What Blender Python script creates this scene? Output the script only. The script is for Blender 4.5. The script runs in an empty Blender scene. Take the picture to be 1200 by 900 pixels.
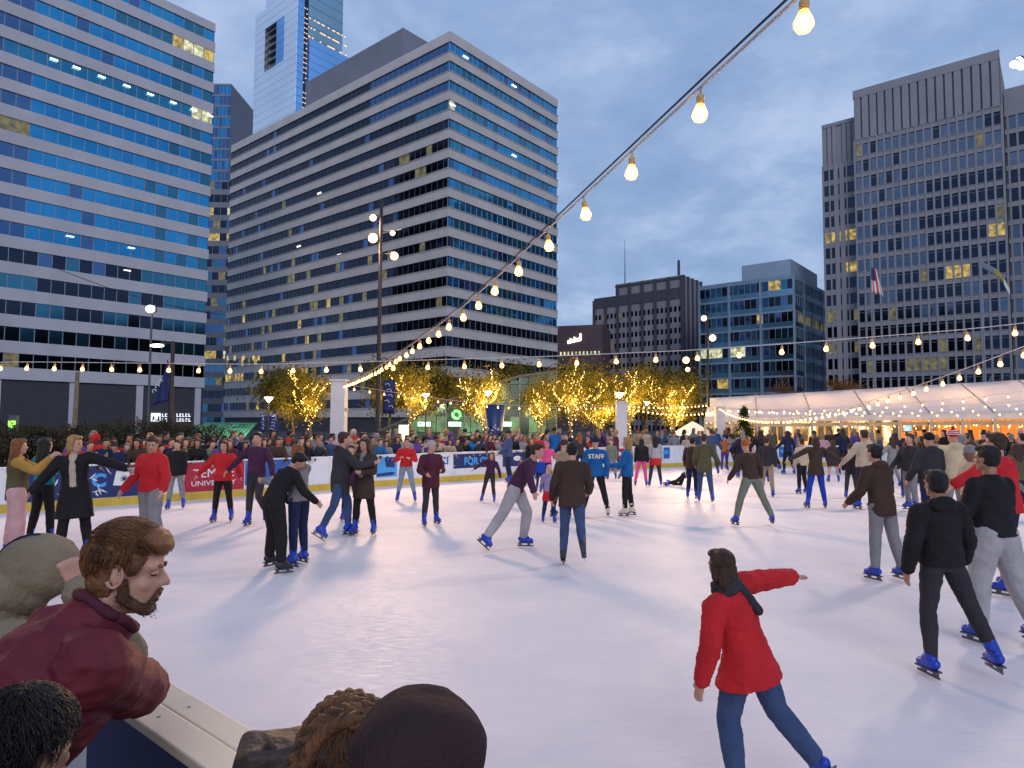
import bpy, bmesh, math, random
import numpy as np
from mathutils import Vector, Matrix, noise as mnoise
random.seed(7); rng = np.random.default_rng(7)
S = bpy.context.scene
COL = S.collection
PI = math.pi
R = math.radians

# ---------------------------------------------------------------- camera
FPX, CAMH, PITCH, ROLL = 780.0, 2.1, R(3.3), R(0.3)
CF = Vector((0, math.cos(PITCH), math.sin(PITCH)))
CR = Vector((math.cos(ROLL), 0, math.sin(ROLL)))
CU = CR.cross(CF).normalized(); CR = CF.cross(CU).normalized()
cam_d = bpy.data.cameras.new('camera'); cam = bpy.data.objects.new('camera', cam_d); COL.objects.link(cam)
cam_d.sensor_width = 36; cam_d.lens = FPX / 1200 * 36; cam_d.clip_end = 6000; cam_d.clip_start = 0.05
M = Matrix((CR, CU, -CF)).transposed().to_4x4(); M.translation = (0, 0, CAMH)
cam.matrix_world = M; S.camera = cam

def ray(u, v):
    return CF + CR * ((u - 600) / FPX) + CU * ((450 - v) / FPX)
def at(u, v, Y):                      # the point seen at (u, v) of the 1200 x 900 photograph, Y metres away
    d = ray(u, v); k = Y / d.y
    return Vector((d.x * k, Y, CAMH + d.z * k))
def gnd(u, v, z=0.0):
    d = ray(u, v); k = (z - CAMH) / d.z
    return Vector((d.x * k, d.y * k, z))

# ---------------------------------------------------------------- world
S.view_settings.view_transform = 'Standard'; S.view_settings.look = 'None'
S.view_settings.exposure = 0.9; S.view_settings.gamma = 1; S.view_settings.use_curve_mapping = False
W = bpy.data.worlds.new('World'); S.world = W; W.use_nodes = True
nt = W.node_tree; nd = nt.nodes; ln = nt.links
bg = nd['Background']; bg.inputs['Strength'].default_value = 0.1
sky = nd.new('ShaderNodeTexSky'); sky.sky_type = 'NISHITA'; sky.sun_disc = False
sky.sun_elevation = R(3); sky.sun_rotation = R(172)
tc = nd.new('ShaderNodeTexCoord')
sep = nd.new('ShaderNodeSeparateXYZ'); ln.new(tc.outputs['Generated'], sep.inputs[0])
zz = nd.new('ShaderNodeMath'); zz.operation = 'MAXIMUM'; zz.inputs[1].default_value = 0.0; ln.new(sep.outputs['Z'], zz.inputs[0])
zz2 = nd.new('ShaderNodeMath'); zz2.operation = 'ADD'; zz2.inputs[1].default_value = 0.22; ln.new(zz.outputs[0], zz2.inputs[0])
cmb = nd.new('ShaderNodeCombineXYZ')
for i, a in enumerate('XY'):
    dv = nd.new('ShaderNodeMath'); dv.operation = 'DIVIDE'; ln.new(sep.outputs[a], dv.inputs[0]); ln.new(zz2.outputs[0], dv.inputs[1]); ln.new(dv.outputs[0], cmb.inputs[i])
n1 = nd.new('ShaderNodeTexNoise'); n1.inputs['Scale'].default_value = 2.3; n1.inputs['Detail'].default_value = 9; n1.inputs['Roughness'].default_value = 0.60; n1.inputs['Distortion'].default_value = 0.2
ln.new(cmb.outputs[0], n1.inputs['Vector'])
cr = nd.new('ShaderNodeValToRGB'); ln.new(n1.outputs['Fac'], cr.inputs[0])
e = cr.color_ramp.elements
e[0].position = 0.34; e[0].color = (1.25, 2.0, 3.45, 1)
e[1].position = 0.66; e[1].color = (2.65, 3.3, 4.75, 1)
m = e.new(0.5); m.color = (1.7, 2.45, 3.95, 1)
mx = nd.new('ShaderNodeMix'); mx.data_type = 'RGBA'; mx.inputs['Factor'].default_value = 0.9
ln.new(sky.outputs[0], mx.inputs[6]); ln.new(cr.outputs[0], mx.inputs[7]); ln.new(mx.outputs[2], bg.inputs[0])

sd = bpy.data.lights.new('sun', 'SUN'); sd.energy = 0.55; sd.angle = R(35); sd.color = (0.93, 0.92, 1.0)
sun = bpy.data.objects.new('sun', sd); COL.objects.link(sun)
sdir = Vector((0.12, -0.9, 0.5)).normalized()
sun.rotation_euler = sdir.to_track_quat('Z', 'Y').to_euler()

def lamp(name, loc, energy, color, aim=None, size=70, radius=0.2, parent=None):
    L = bpy.data.lights.new(name, 'SPOT' if aim is not None else 'POINT'); L.energy = energy; L.color = color
    L.shadow_soft_size = radius
    o = bpy.data.objects.new(name, L); COL.objects.link(o)
    if aim is not None:
        L.spot_size = R(size * 2); L.spot_blend = 0.9
        o.rotation_euler = (Vector(loc) - Vector(aim)).to_track_quat('Z', 'Y').to_euler()
    o.location = Vector(loc)
    if parent: o.parent = parent; o.location = Vector(loc) - parent.location
    return o

# ---------------------------------------------------------------- materials
MATS = {}
def mat(name, col, rough=0.6, metal=0.0, var=0.12, scale=3.0, bump=0.0, bscale=30.0, emit=None, es=0.0, spec=0.5, stretch=None, trans=0.0):
    if name in MATS: return MATS[name]
    m = bpy.data.materials.new(name); m.use_nodes = True
    t = m.node_tree; b = t.nodes['Principled BSDF']
    b.inputs['Roughness'].default_value = rough; b.inputs['Metallic'].default_value = metal
    b.inputs['Specular IOR Level'].default_value = spec
    c = (*col, 1)
    co = t.nodes.new('ShaderNodeTexCoord'); vec = co.outputs['Object']
    if stretch:
        mp = t.nodes.new('ShaderNodeMapping'); mp.inputs['Scale'].default_value = stretch; t.links.new(vec, mp.inputs[0]); vec = mp.outputs[0]
    if var > 0:
        n = t.nodes.new('ShaderNodeTexNoise'); n.inputs['Scale'].default_value = scale; n.inputs['Detail'].default_value = 5
        t.links.new(vec, n.inputs['Vector'])
        r = t.nodes.new('ShaderNodeMapRange'); r.inputs[1].default_value = 0.3; r.inputs[2].default_value = 0.7
        r.inputs[3].default_value = 1 - var; r.inputs[4].default_value = 1 + var; t.links.new(n.outputs['Fac'], r.inputs[0])
        v = t.nodes.new('ShaderNodeVectorMath'); v.operation = 'SCALE'; v.inputs[0].default_value = col; t.links.new(r.outputs[0], v.inputs['Scale'])
        t.links.new(v.outputs[0], b.inputs['Base Color'])
    else: b.inputs['Base Color'].default_value = c
    if bump > 0:
        n2 = t.nodes.new('ShaderNodeTexNoise'); n2.inputs['Scale'].default_value = bscale; n2.inputs['Detail'].default_value = 6
        t.links.new(vec, n2.inputs['Vector'])
        bp = t.nodes.new('ShaderNodeBump'); bp.inputs['Strength'].default_value = bump; bp.inputs['Distance'].default_value = 0.02
        t.links.new(n2.outputs['Fac'], bp.inputs['Height']); t.links.new(bp.outputs[0], b.inputs['Normal'])
    if emit:
        b.inputs['Emission Color'].default_value = (*emit, 1); b.inputs['Emission Strength'].default_value = es
        if es < 50: m.cycles.emission_sampling = 'NONE'
    if trans: b.inputs['Transmission Weight'].default_value = trans
    MATS[name] = m; return m

def glass(name, tint, rough=0.04, wob=0.0):
    """coated mirror glass of an office tower, each pane slightly warped"""
    if name in MATS: return MATS[name]
    m = mat(name, tint, rough, 1.0, 0.1, 0.15, bump=0.02 + wob, bscale=0.35)
    return m

# ---------------------------------------------------------------- mesh helpers
def world_off(o):
    v = Vector((0, 0, 0))
    while o is not None: v += o.location; o = o.parent
    return v
class MB:
    def __init__(s): s.v = []; s.f = []; s.m = []
    def quad(s, a, b, c, d, mi=0):
        n = len(s.v); s.v += [tuple(a), tuple(b), tuple(c), tuple(d)]; s.f.append((n, n+1, n+2, n+3)); s.m.append(mi)
    def poly(s, pts, mi=0):
        n = len(s.v); s.v += [tuple(p) for p in pts]; s.f.append(tuple(range(n, n+len(pts)))); s.m.append(mi)
    def box(s, o, a, b, c, mi=0):      # corner o, edge vectors a, b, c (right-handed)
        o = Vector(o); a = Vector(a); b = Vector(b); c = Vector(c); n = len(s.v)
        for k in range(8):
            s.v.append(tuple(o + a*(k & 1) + b*((k >> 1) & 1) + c*((k >> 2) & 1)))
        for q in ((0,2,3,1),(4,5,7,6),(0,1,5,4),(2,6,7,3),(0,4,6,2),(1,3,7,5)):
            s.f.append(tuple(n+i for i in q)); s.m.append(mi)
    def cbox(s, c, sx, sy, sz, mi=0, rz=0.0):
        a = Vector((math.cos(rz), math.sin(rz), 0)); b = Vector((-math.sin(rz), math.cos(rz), 0)); z = Vector((0,0,1))
        s.box(Vector(c) - a*sx/2 - b*sy/2 - z*sz/2, a*sx, b*sy, z*sz, mi)
    def tube(s, pts, rad, n=8, mi=0, cap=True):
        pts = [Vector(p) for p in pts]
        if not hasattr(rad, '__len__'): rad = [rad]*len(pts)
        base = len(s.v); up = None
        for i, p in enumerate(pts):
            t = (pts[min(i+1, len(pts)-1)] - pts[max(i-1, 0)]).normalized()
            if up is None:
                up = Vector((0,0,1)) if abs(t.z) < 0.9 else Vector((1,0,0))
            x = t.cross(up); x.normalize(); y = x.cross(t).normalized(); up = y
            for k in range(n):
                a = 2*PI*k/n; s.v.append(tuple(p + (x*math.cos(a) + y*math.sin(a))*rad[i]))
        for i in range(len(pts)-1):
            for k in range(n):
                a = base+i*n+k; b = base+i*n+(k+1) % n
                s.f.append((a, a+n, b+n, b)); s.m.append(mi)
        if cap:
            s.f.append(tuple(base+k for k in range(n))); s.m.append(mi)
            s.f.append(tuple(base+(len(pts)-1)*n+k for k in reversed(range(n)))); s.m.append(mi)
    def ell(s, c, rx, ry, rz, n=10, k=6, mi=0, ax=None):
        c = Vector(c); base = len(s.v)
        X, Y, Z = ax if ax else (Vector((1,0,0)), Vector((0,1,0)), Vector((0,0,1)))
        for i in range(k+1):
            th = PI*i/k
            for j in range(n):
                ph = 2*PI*j/n
                s.v.append(tuple(c + X*(rx*math.sin(th)*math.cos(ph)) + Y*(ry*math.sin(th)*math.sin(ph)) + Z*(rz*math.cos(th))))
        for i in range(k):
            for j in range(n):
                a = base+i*n+j; b = base+i*n+(j+1) % n
                s.f.append((a, a+n, b+n, b)); s.m.append(mi)
    def build(s, name, mats, parent=None, smooth=False, props=None):
        me = bpy.data.meshes.new(name)
        off = world_off(parent)
        vs = np.array(s.v, dtype=float).reshape(-1, 3) - np.array(off)
        me.from_pydata(vs.tolist(), [], s.f)
        for mm in (mats if isinstance(mats, (list, tuple)) else [mats]): me.materials.append(mm)
        me.polygons.foreach_set('material_index', s.m)
        if smooth: me.polygons.foreach_set('use_smooth', [True]*len(s.f))
        me.update()
        o = bpy.data.objects.new(name, me); COL.objects.link(o)
        if parent is not None: o.parent = parent
        for k, v in (props or {}).items(): o[k] = v
        return o
def tag(o, label=None, cat=None, group=None, kind=None):
    if label: o['label'] = label
    if cat: o['category'] = cat
    if group: o['group'] = group
    if kind: o['kind'] = kind
    return o
def empty(name, loc, label=None, cat=None, group=None, kind=None):
    o = bpy.data.objects.new(name, None); COL.objects.link(o); o.location = Vector(loc); o.empty_display_size = 0.2
    return tag(o, label, cat, group, kind)
def text(body, name, size, m, parent, origin, xd, nrm, ext=0.004, align='CENTER', bold=0.0, sx=1.0):
    cu = bpy.data.curves.new(name, 'FONT'); cu.body = body; cu.size = size; cu.extrude = ext; cu.align_x = align; cu.align_y = 'CENTER'
    cu.offset = bold; cu.materials.append(m)
    o = bpy.data.objects.new(name, cu); COL.objects.link(o)
    xd = Vector(xd).normalized(); nrm = Vector(nrm).normalized(); y = nrm.cross(xd).normalized()
    mm = Matrix((xd*sx, y, nrm)).transposed().to_4x4()
    mm.translation = Vector(origin) - Vector(parent.location)
    me = bpy.data.meshes.new_from_object(o.evaluated_get(bpy.context.evaluated_depsgraph_get())); bpy.data.objects.remove(o)
    o = bpy.data.objects.new(name, me); COL.objects.link(o); o.parent = parent; o.matrix_local = mm
    return o
UP = Vector((0,0,1))
DR = Vector((650, 780, 0)).normalized()     # street grid, away and to the right
DL = Vector((-936, 780, 0)).normalized()    # street grid, away and to the left
# ================================================================ SETTING
M_pave = mat('paving', (0.16, 0.15, 0.15), 0.75, var=0.25, scale=0.6, bump=0.2, bscale=12)
M_asph = mat('asphalt', (0.05, 0.05, 0.055), 0.8, var=0.2, scale=0.4, bump=0.3, bscale=20)
g = MB(); g.quad((-1500, -600, -0.012), (1500, -600, -0.012), (1500, 2500, -0.012), (-1500, 2500, -0.012))
o = g.build('ground', M_asph); tag(o, kind='structure')
g = MB(); g.quad((-60, -14, -0.004), (70, -14, -0.004), (70, 75, -0.004), (-60, 75, -0.004)); o = g.build('plaza_paving', M_pave); tag(o, kind='structure')

# rink outline, measured on the picture
OUT = [(-19.9, 7.2), (-10.1, 16.3), (-1.2, 24.5), (3.2, 28.5), (6.3, 31.2), (9.6, 33.0), (14.0, 33.8), (19.0, 33.0), (25.0, 29.5), (30.0, 25.0), (33.5, 19.0), (33.0, 13.0), (28.0, 6.5)]
# near long side: outer edge of the cap runs along DL through two measured points
capz = 1.06
pa = gnd(228, 815, capz); pb = gnd(305, 860, capz); mid = (pa + pb) / 2
def near_line(t): return mid + DL * t
NEAR = [near_line(t) for t in (-22, -12, -6, -2, 2, 8, 14)]
ring = [Vector((x, y, 0)) for x, y in OUT]
icepts = [(p.x, p.y) for p in ring] + [(NEAR[0].x, NEAR[0].y)] + [(p.x, p.y) for p in NEAR[1:]]

M_ice = bpy.data.materials.new('ice'); M_ice.use_nodes = True
t = M_ice.node_tree; b = t.nodes['Principled BSDF']; N = t.nodes.new; L = t.links.new
b.inputs['Specular IOR Level'].default_value = 0.2
co = N('ShaderNodeTexCoord')
def nz(scale, det, sc=(1, 1, 1), rot=0, rough=0.55, dist=0.0):
    mp = N('ShaderNodeMapping'); mp.inputs['Scale'].default_value = sc; mp.inputs['Rotation'].default_value = (0, 0, rot); L(co.outputs['Object'], mp.inputs[0])
    n = N('ShaderNodeTexNoise'); n.inputs['Scale'].default_value = scale; n.inputs['Detail'].default_value = det; n.inputs['Roughness'].default_value = rough
    n.inputs['Distortion'].default_value = dist; L(mp.outputs[0], n.inputs['Vector']); return n
big = nz(0.5, 7, rough=.65); 
r1 = N('ShaderNodeValToRGB'); L(big.outputs['Fac'], r1.inputs[0])
r1.color_ramp.elements[0].position = 0.35; r1.color_ramp.elements[0].color = (0.64, 0.61, 0.65, 1)
r1.color_ramp.elements[1].position = 0.62; r1.color_ramp.elements[1].color = (0.78, 0.71, 0.71, 1)
prev = r1.outputs[0]
# blade scratches: thin bright and dark streaks in several directions
for k, (rot, sc, thr, colr, amt) in enumerate([(0.9, (1, 26, 1), 0.66, (0.78, 0.75, 0.77), 0.22), (-0.5, (1, 30, 1), 0.67, (0.78, 0.75, 0.77), 0.22), (2.2, (1, 18, 1), 0.68, (0.42, 0.45, 0.56), 0.22), (0.2, (0.6, 22, 1), 0.69, (0.40, 0.42, 0.53), 0.2), (1.5, (0.8, 34, 1), 0.67, (0.78, 0.75, 0.77), 0.22)]):
    s = nz(1.1, 3, sc, rot, 0.5, 1.6)
    rr = N('ShaderNodeMapRange'); rr.inputs[1].default_value = thr - 0.06; rr.inputs[2].default_value = thr + 0.06; rr.inputs[3].default_value = 0; rr.inputs[4].default_value = amt; L(s.outputs['Fac'], rr.inputs[0])
    mxx = N('ShaderNodeMix'); mxx.data_type = 'RGBA'; L(rr.outputs[0], mxx.inputs[0]); L(prev, mxx.inputs[6]); mxx.inputs[7].default_value = (*colr, 1); prev = mxx.outputs[2]
L(prev, b.inputs['Base Color'])
fine = nz(40, 6); mid_n = nz(6, 5, (1, 6, 1), 0.6)
ad = N('ShaderNodeMath'); ad.operation = 'ADD'; L(fine.outputs['Fac'], ad.inputs[0]); L(mid_n.outputs['Fac'], ad.inputs[1])
bp = N('ShaderNodeBump'); bp.inputs['Strength'].default_value = 0.14; bp.inputs['Distance'].default_value = 0.01; L(ad.outputs[0], bp.inputs['Height']); L(bp.outputs[0], b.inputs['Normal'])
rm = N('ShaderNodeMapRange'); rm.inputs[1].default_value = 0.3; rm.inputs[2].default_value = 0.7; rm.inputs[3].default_value = 0.42; rm.inputs[4].default_value = 0.7; L(mid_n.outputs['Fac'], rm.inputs[0]); L(rm.outputs[0], b.inputs['Roughness'])
g = MB(); g.poly([(x, y, 0.0) for x, y in reversed(icepts)]); o = g.build('ice_rink_surface', M_ice); tag(o, kind='structure')
if o.data.polygons[0].normal.z < 0: o.data.flip_normals()

# raised spectator deck on the near side
M_deck = mat('deck', (0.10, 0.09, 0.085), 0.7, var=0.3, scale=2)
g = MB(); a0 = near_line(-20) - DR*0.30; a1 = near_line(13) - DR*0.30
g.box(Vector((a1.x, a1.y, 0.0)), (a0 - a1), -DR*3.5, UP*0.15)
g.build('spectator_deck', M_deck, props={'kind': 'structure'})

# ================================================================ RINK BARRIERS
M_board = mat('white_board', (0.72, 0.72, 0.74), 0.35, var=0.06, scale=4, bump=0.05)
M_kick = mat('yellow_kick', (0.62, 0.42, 0.05), 0.45, var=0.15, scale=3)
M_cap = mat('cap_plastic', (0.76, 0.64, 0.48), 0.4, var=0.08, scale=3, bump=0.05)
M_navy = mat('navy_print', (0.015, 0.03, 0.13), 0.4, var=0.1)
M_redp = mat('red_print', (0.42, 0.015, 0.04), 0.45, var=0.08)
M_bluep = mat('blue_print', (0.02, 0.12, 0.42), 0.4, var=0.1)
M_white = mat('white_paint', (0.78, 0.78, 0.78), 0.45, var=0.04)
M_cyan = mat('cyan_print', (0.06, 0.35, 0.75), 0.4, var=0.05)
M_redw = mat('red_print_small', (0.6, 0.05, 0.03), 0.4, var=0.05)
def offset_line(pts, d):
    out = []
    for i, p in enumerate(pts):
        t = (pts[min(i+1, len(pts)-1)] - pts[max(i-1, 0)]).normalized(); n = Vector((t.y, -t.x, 0)); out.append(p + n*d)
    return out
def resample(pts, step):
    out = [pts[0].copy()]; acc = 0
    for a, b2 in zip(pts, pts[1:]):
        Ld = (b2-a).length; dd = (b2-a)/Ld; s = step-acc
        while s < Ld: out.append(a + dd*s); s += step
        acc = (Ld - (s-step))
    return out
def smooth_path(pts, it=2):
    for _ in range(it):
        q = [pts[0]]
        for a, b2 in zip(pts, pts[1:]): q += [a*0.75+b2*0.25, a*0.25+b2*0.75]
        q.append(pts[-1]); pts = q
    return pts
fb = empty('rink_barrier', (ring[1].x, ring[1].y, 0), 'white dasher board barrier with yellow kick strip round the far side of the rink', 'barrier')
path = resample(smooth_path([ring[0], ring[1], ring[2]] , 0)[:3] and ring, 2.44)
def strip(pts, z0, z1, th0, th1):
    g = MB(); a = offset_line(pts, th0); b2 = offset_line(pts, th1)
    for i in range(len(pts)-1):
        for (p, q) in (((a[i], z0), (a[i+1], z0)), ):
            A, B, C, D = a[i], a[i+1], b2[i+1], b2[i]
            lo = lambda P: (P.x, P.y, z0); hi = lambda P: (P.x, P.y, z1)
            g.quad(lo(A), hi(A), hi(B), lo(B)); g.quad(lo(D), lo(C), hi(C), hi(D)); g.quad(hi(A), hi(D), hi(C), hi(B)); g.quad(lo(A), lo(B), lo(C), lo(D))
            if i == 0: g.quad(lo(A), lo(D), hi(D), hi(A))
            if i == len(pts)-2: g.quad(lo(B), hi(B), hi(C), lo(C))
    return g
# inside of the rink lies on the right hand when walking the outline
for i in range(len(path)-1):
    a, b2 = path[i], path[i+1]; d = (b2-a).normalized()
    strip([a + d*0.004, b2 - d*0.004], 0.20, 1.0, 0.0, -0.06).build('panel', M_board, fb)
strip(path, 0.0, 0.20, 0.02, -0.06).build('kick_strip', M_kick, fb)
strip(path, 1.0, 1.03, 0.025, -0.12).build('cap_rail', M_white, fb)
g = MB()
for p in path[::1]: g.cbox((p.x, p.y, 0.5), 0.05, 0.05, 1.0)
# printed banners, on the rink face of the boards
def seg_at(u):                       # point of the barrier foot seen at column u
    best = None
    for a, b2 in zip(ring, ring[1:]):
        d = ray(u, 560); m1 = d.x / d.y
        den = (b2.x-a.x) - m1*(b2.y-a.y)
        if abs(den) < 1e-6: continue
        s = (m1*a.y - a.x) / den
        if -0.001 <= s <= 1.001: return a + (b2-a)*s, (b2-a).normalized()
    return None
def banner(u0, u1, z0, z1, m, name='banner', out=0.006):
    A, d = seg_at(u0); B, d2 = seg_at(u1); d = (B-A).normalized(); n = Vector((d.y, -d.x, 0))
    A = A + n*out; B = B + n*out
    g = MB(); g.box((A.x, A.y, z0), (B-A), -n*0.004, UP*(z1-z0)); o = g.build(name, m, fb)
    return o, A, B, d, n
def on(A, B, s, z, n, k=0.004): p = A + (B-A)*s + n*k; return Vector((p.x, p.y, z))
o, A, B, d, n = banner(213, 286, 0.21, 0.985, M_redp)
text('TEMPLE', 'lettering', 0.32, M_white, fb, on(A, B, 0.5, 0.68, n), d, n); text('UNIVERSITY', 'lettering', 0.19, M_white, fb, on(A, B, 0.5, 0.42, n), d, n, sx=1.15)
o, A, B, d, n = banner(28, 165, 0.21, 0.985, M_navy)
# printed shopping bag and scattered small marks
def flat_poly(pts, A, B, d, n, m, name, k=0.004):
    g = MB(); P = [on(A, B, 0, 0, n, k) + d*x + UP*z for x, z in pts]; Q = [p + n*0.003 for p in P]
    g.poly(Q); 
    for i in range(len(P)): j = (i+1) % len(P); g.quad(P[i], P[j], Q[j], Q[i])
    return g.build(name, m, fb)
Lb = (B-A).length
bx0 = Lb*0.745
flat_poly([(bx0, 0.50), (bx0+0.42, 0.46), (bx0+0.46, 0.80), (bx0+0.06, 0.85)], A, B, d, n, M_white, 'printed_bag')
g = MB(); pp = [on(A, B, 0, 0, n, 0.006) + d*(bx0+0.26+0.10*math.cos(a)) + UP*(0.83+0.12*math.sin(a)) for a in np.linspace(0.1, PI-0.1, 9)]; g.tube(pp, 0.014, 5); g.build('printed_handle', M_white, fb)
g = MB()
for k in range(6):
    a = k*PI/6; c = on(A, B, 0, 0, n, 0.009) + d*(bx0+0.24) + UP*0.65; v = (d*math.cos(a)+UP*math.sin(a))*0.09; g.tube([c-v, c+v], 0.007, 4)
g.build('printed_star', M_navy, fb)
g = MB()
rr_ = random.Random(3)
for k in range(26):
    x = rr_.uniform(0.1, Lb-0.1); z = rr_.uniform(0.27, 0.93)
    if bx0-0.1 < x < bx0+0.55 and z > 0.42: continue
    c = on(A, B, 0, 0, n, 0.007) + d*x + UP*z; a = rr_.uniform(0, PI)
    v = (d*math.cos(a)+UP*math.sin(a))*rr_.uniform(0.03, 0.1)
    g.tube([c-v, c, c+v*0.9+UP*0.02], [0.006, rr_.uniform(0.008, 0.026), 0.006], 5)
g.build('printed_pattern', M_white, fb, props={'kind': 'stuff'})
text('B', 'lettering', 0.42, M_cyan, fb, on(A, B, 0.17, 0.62, n), d, n, bold=0.02); text('C', 'lettering', 0.42, M_cyan, fb, on(A, B, 0.62, 0.62, n), d, n, bold=0.02)
o, A, B, d, n = banner(287, 352, 0.30, 0.985, M_bluep)
text('C', 'lettering', 0.13, M_white, fb, on(A, B, 0.1, 0.80, n), d, n); g = MB(); c = on(A, B, 0.1, 0.40, n, .006); g.ell(c, .05, .02, .035); g.build('printed_mark', M_white, fb)
o, A, B, d, n = banner(441, 465, 0.30, 0.95, M_cyan)
flat_poly([(0.0, 0.33), (0.62, 0.36), (0.70, 0.44), (0.55, 0.46), (0.0, 0.42)], A, B, d, n, M_navy, 'printed_hull')
flat_poly([(0.35, 0.62), (0.68, 0.60), (0.68, 0.93), (0.30, 0.93)], A, B, d, n, M_navy, 'printed_corner')
o, A, B, d, n = banner(513, 524, 0.62, 0.88, M_redw); o2, A2, B2, d2, n2 = banner(519, 525, 0.62, 0.88, M_bluep, out=0.010)
text('EN', 'lettering', 0.26, M_white, fb, on(A, B, 0.5, 0.75, n, 0.012), d, n, bold=0.01)
o, A, B, d, n = banner(531, 580, 0.45, 0.96, M_navy)
text('FOR OUR', 'lettering', 0.36, M_cyan, fb, on(A, B, 0.62, 0.68, n), d, n, bold=0.012, sx=0.95)
g = MB()
for k in range(12): c = on(A, B, rr_.random(), rr_.choice([0.5, 0.55, 0.9, 0.86]), n, 0.006); g.ell(c, .025, .01, .02, 5, 3)
g.build('printed_pattern', M_white, fb, props={'kind': 'stuff'})
for (u0, u1, m_, txt) in ((589, 622, M_navy, None), (716, 733, M_redp, None), (775, 785, M_bluep, None), (905, 932, M_bluep, None), (950, 985, M_navy, None)):
    o, A, B, d, n = banner(u0, u1, 0.42, 0.95, m_)
    g = MB(); c = on(A, B, 0.5, 0.72, n, 0.006); g.ell(c, .2, .01, .1, 8, 5, ax=(d, n, UP)); g.build('printed_mark', M_white if m_ is not M_bluep else M_cyan, fb)

# near barrier, with the two-plank cap the spectators lean on
nb = empty('near_barrier', (mid.x, mid.y, 0), 'cream topped white rink barrier that the nearest spectators lean on', 'barrier')
np_ = [near_line(t) for t in np.arange(-20, 13.1, 1.3)]
for p in np_: p.z = 0
dcap = 0.0
for i in range(len(np_)-1):
    a, b2 = np_[i], np_[i+1]
    g = MB(); q = -DR*0.12; a_ = a + q; b_ = b2 + q
    g.box((b_.x, b_.y, 0.2), (a_-b_)*0.996, -DR*0.05, UP*(capz-0.04-0.2)); g.build('panel', M_navy if i % 2 else M_board, nb)
    t0 = 0.0 
    g = MB()
    for (o0, o1) in ((0.0, 0.108), (0.111, 0.225)):
        a_ = a - DR*o0; b_ = b2 - DR*o0
        g.box((b_.x, b_.y, capz-0.035), (a_-b_)*0.9965, -DR*(o1-o0), UP*0.035)
    ob = g.build('cap_plank', M_cap, nb)
    bv = ob.modifiers.new('b', 'BEVEL'); bv.width = 0.006; bv.segments = 2
    g = MB()
    for s in (0.06, 0.5, 0.94):
        for w in (0.06, 0.165):
            c = a + (b2-a)*s - DR*w; g.tube([(c.x, c.y, capz-0.002), (c.x, c.y, capz+0.0012)], 0.007, 8)
    g.build('screw', mat('screw_metal', (0.2, 0.2, 0.2), 0.4, 0.8), nb)
g = MB(); a_ = np_[0] + DR*0.0; b_ = np_[-1]; a_ = a_ - DR*0.10; b_ = b_ - DR*0.10
g.box((b_.x, b_.y, 0.0), (a_-b_), -DR*0.09, UP*0.2); g.build('kick_strip', M_kick, nb)

# ================================================================ BUILDINGS
def conc(name, c, var=0.08): return mat(name, c, 0.8, var=var, scale=0.25, bump=0.1, bscale=3, stretch=(1, 1, 0.6))
G_blue = glass('glass_blue', (0.05, 0.30, 0.55), 0.03)
G_blue2 = glass('glass_blue_green', (0.06, 0.26, 0.40), 0.06)
G_teal = glass('glass_teal', (0.06, 0.20, 0.29), 0.10)
G_dark = glass('glass_dark', (0.035, 0.045, 0.07), 0.08)
G_mid = glass('glass_mid', (0.09, 0.17, 0.32), 0.06)
G_slate = glass('glass_slate', (0.13, 0.16, 0.22), 0.06)
def litm(name, c, s): 
    if name in MATS: return MATS[name]
    m_ = mat(name, (0.1, 0.1, 0.08), 0.3, 0, 0.0, emit=c, es=s)
    t = m_.node_tree; b = t.nodes['Principled BSDF']; n = t.nodes.new('ShaderNodeTexNoise'); n.inputs['Scale'].default_value = 1.1; n.inputs['Detail'].default_value = 3
    c_ = t.nodes.new('ShaderNodeTexCoord'); t.links.new(c_.outputs['Object'], n.inputs['Vector'])
    r = t.nodes.new('ShaderNodeMapRange'); r.inputs[1].default_value = 0.35; r.inputs[2].default_value = 0.68; r.inputs[3].default_value = 0.25*s; r.inputs[4].default_value = s*1.4
    t.links.new(n.outputs['Fac'], r.inputs[0]); t.links.new(r.outputs[0], b.inputs['Emission Strength']); return m_
L_yel = litm('lit_window_yellow', (0.9, 0.62, 0.12), 0.30)
L_wht = litm('lit_window_pale', (0.85, 0.85, 0.50), 0.45)
L_dim = litm('lit_window_dim', (0.5, 0.42, 0.12), 0.14)
L_tube = mat('ceiling_lamp_glow', (1, 1, 0.9), 0.5, 0, 0, emit=(1, 0.95, 0.7), es=1.4)
M_mull = mat('mullion', (0.30, 0.33, 0.38), 0.4, 0.3, 0.05)
M_mulld = mat('mullion_dark', (0.10, 0.10, 0.12), 0.5, 0.2, 0.05)
GL = [G_blue, G_blue2, G_teal, G_dark, G_mid, L_yel, L_wht, L_dim, M_mull, L_tube, M_mulld, G_slate]
BLUE, BG, TEAL, DARK, MID, YEL, WHT, DIM, MUL, TUBE, MULD, SLATE = range(12)
def bend(u, P, d):       # distance along d from P at which column u is reached
    m1 = (u - 600) / FPX     # roll and pitch are small enough here
    return (m1*P.y - P.x) / (d.x - m1*d.y)
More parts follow.
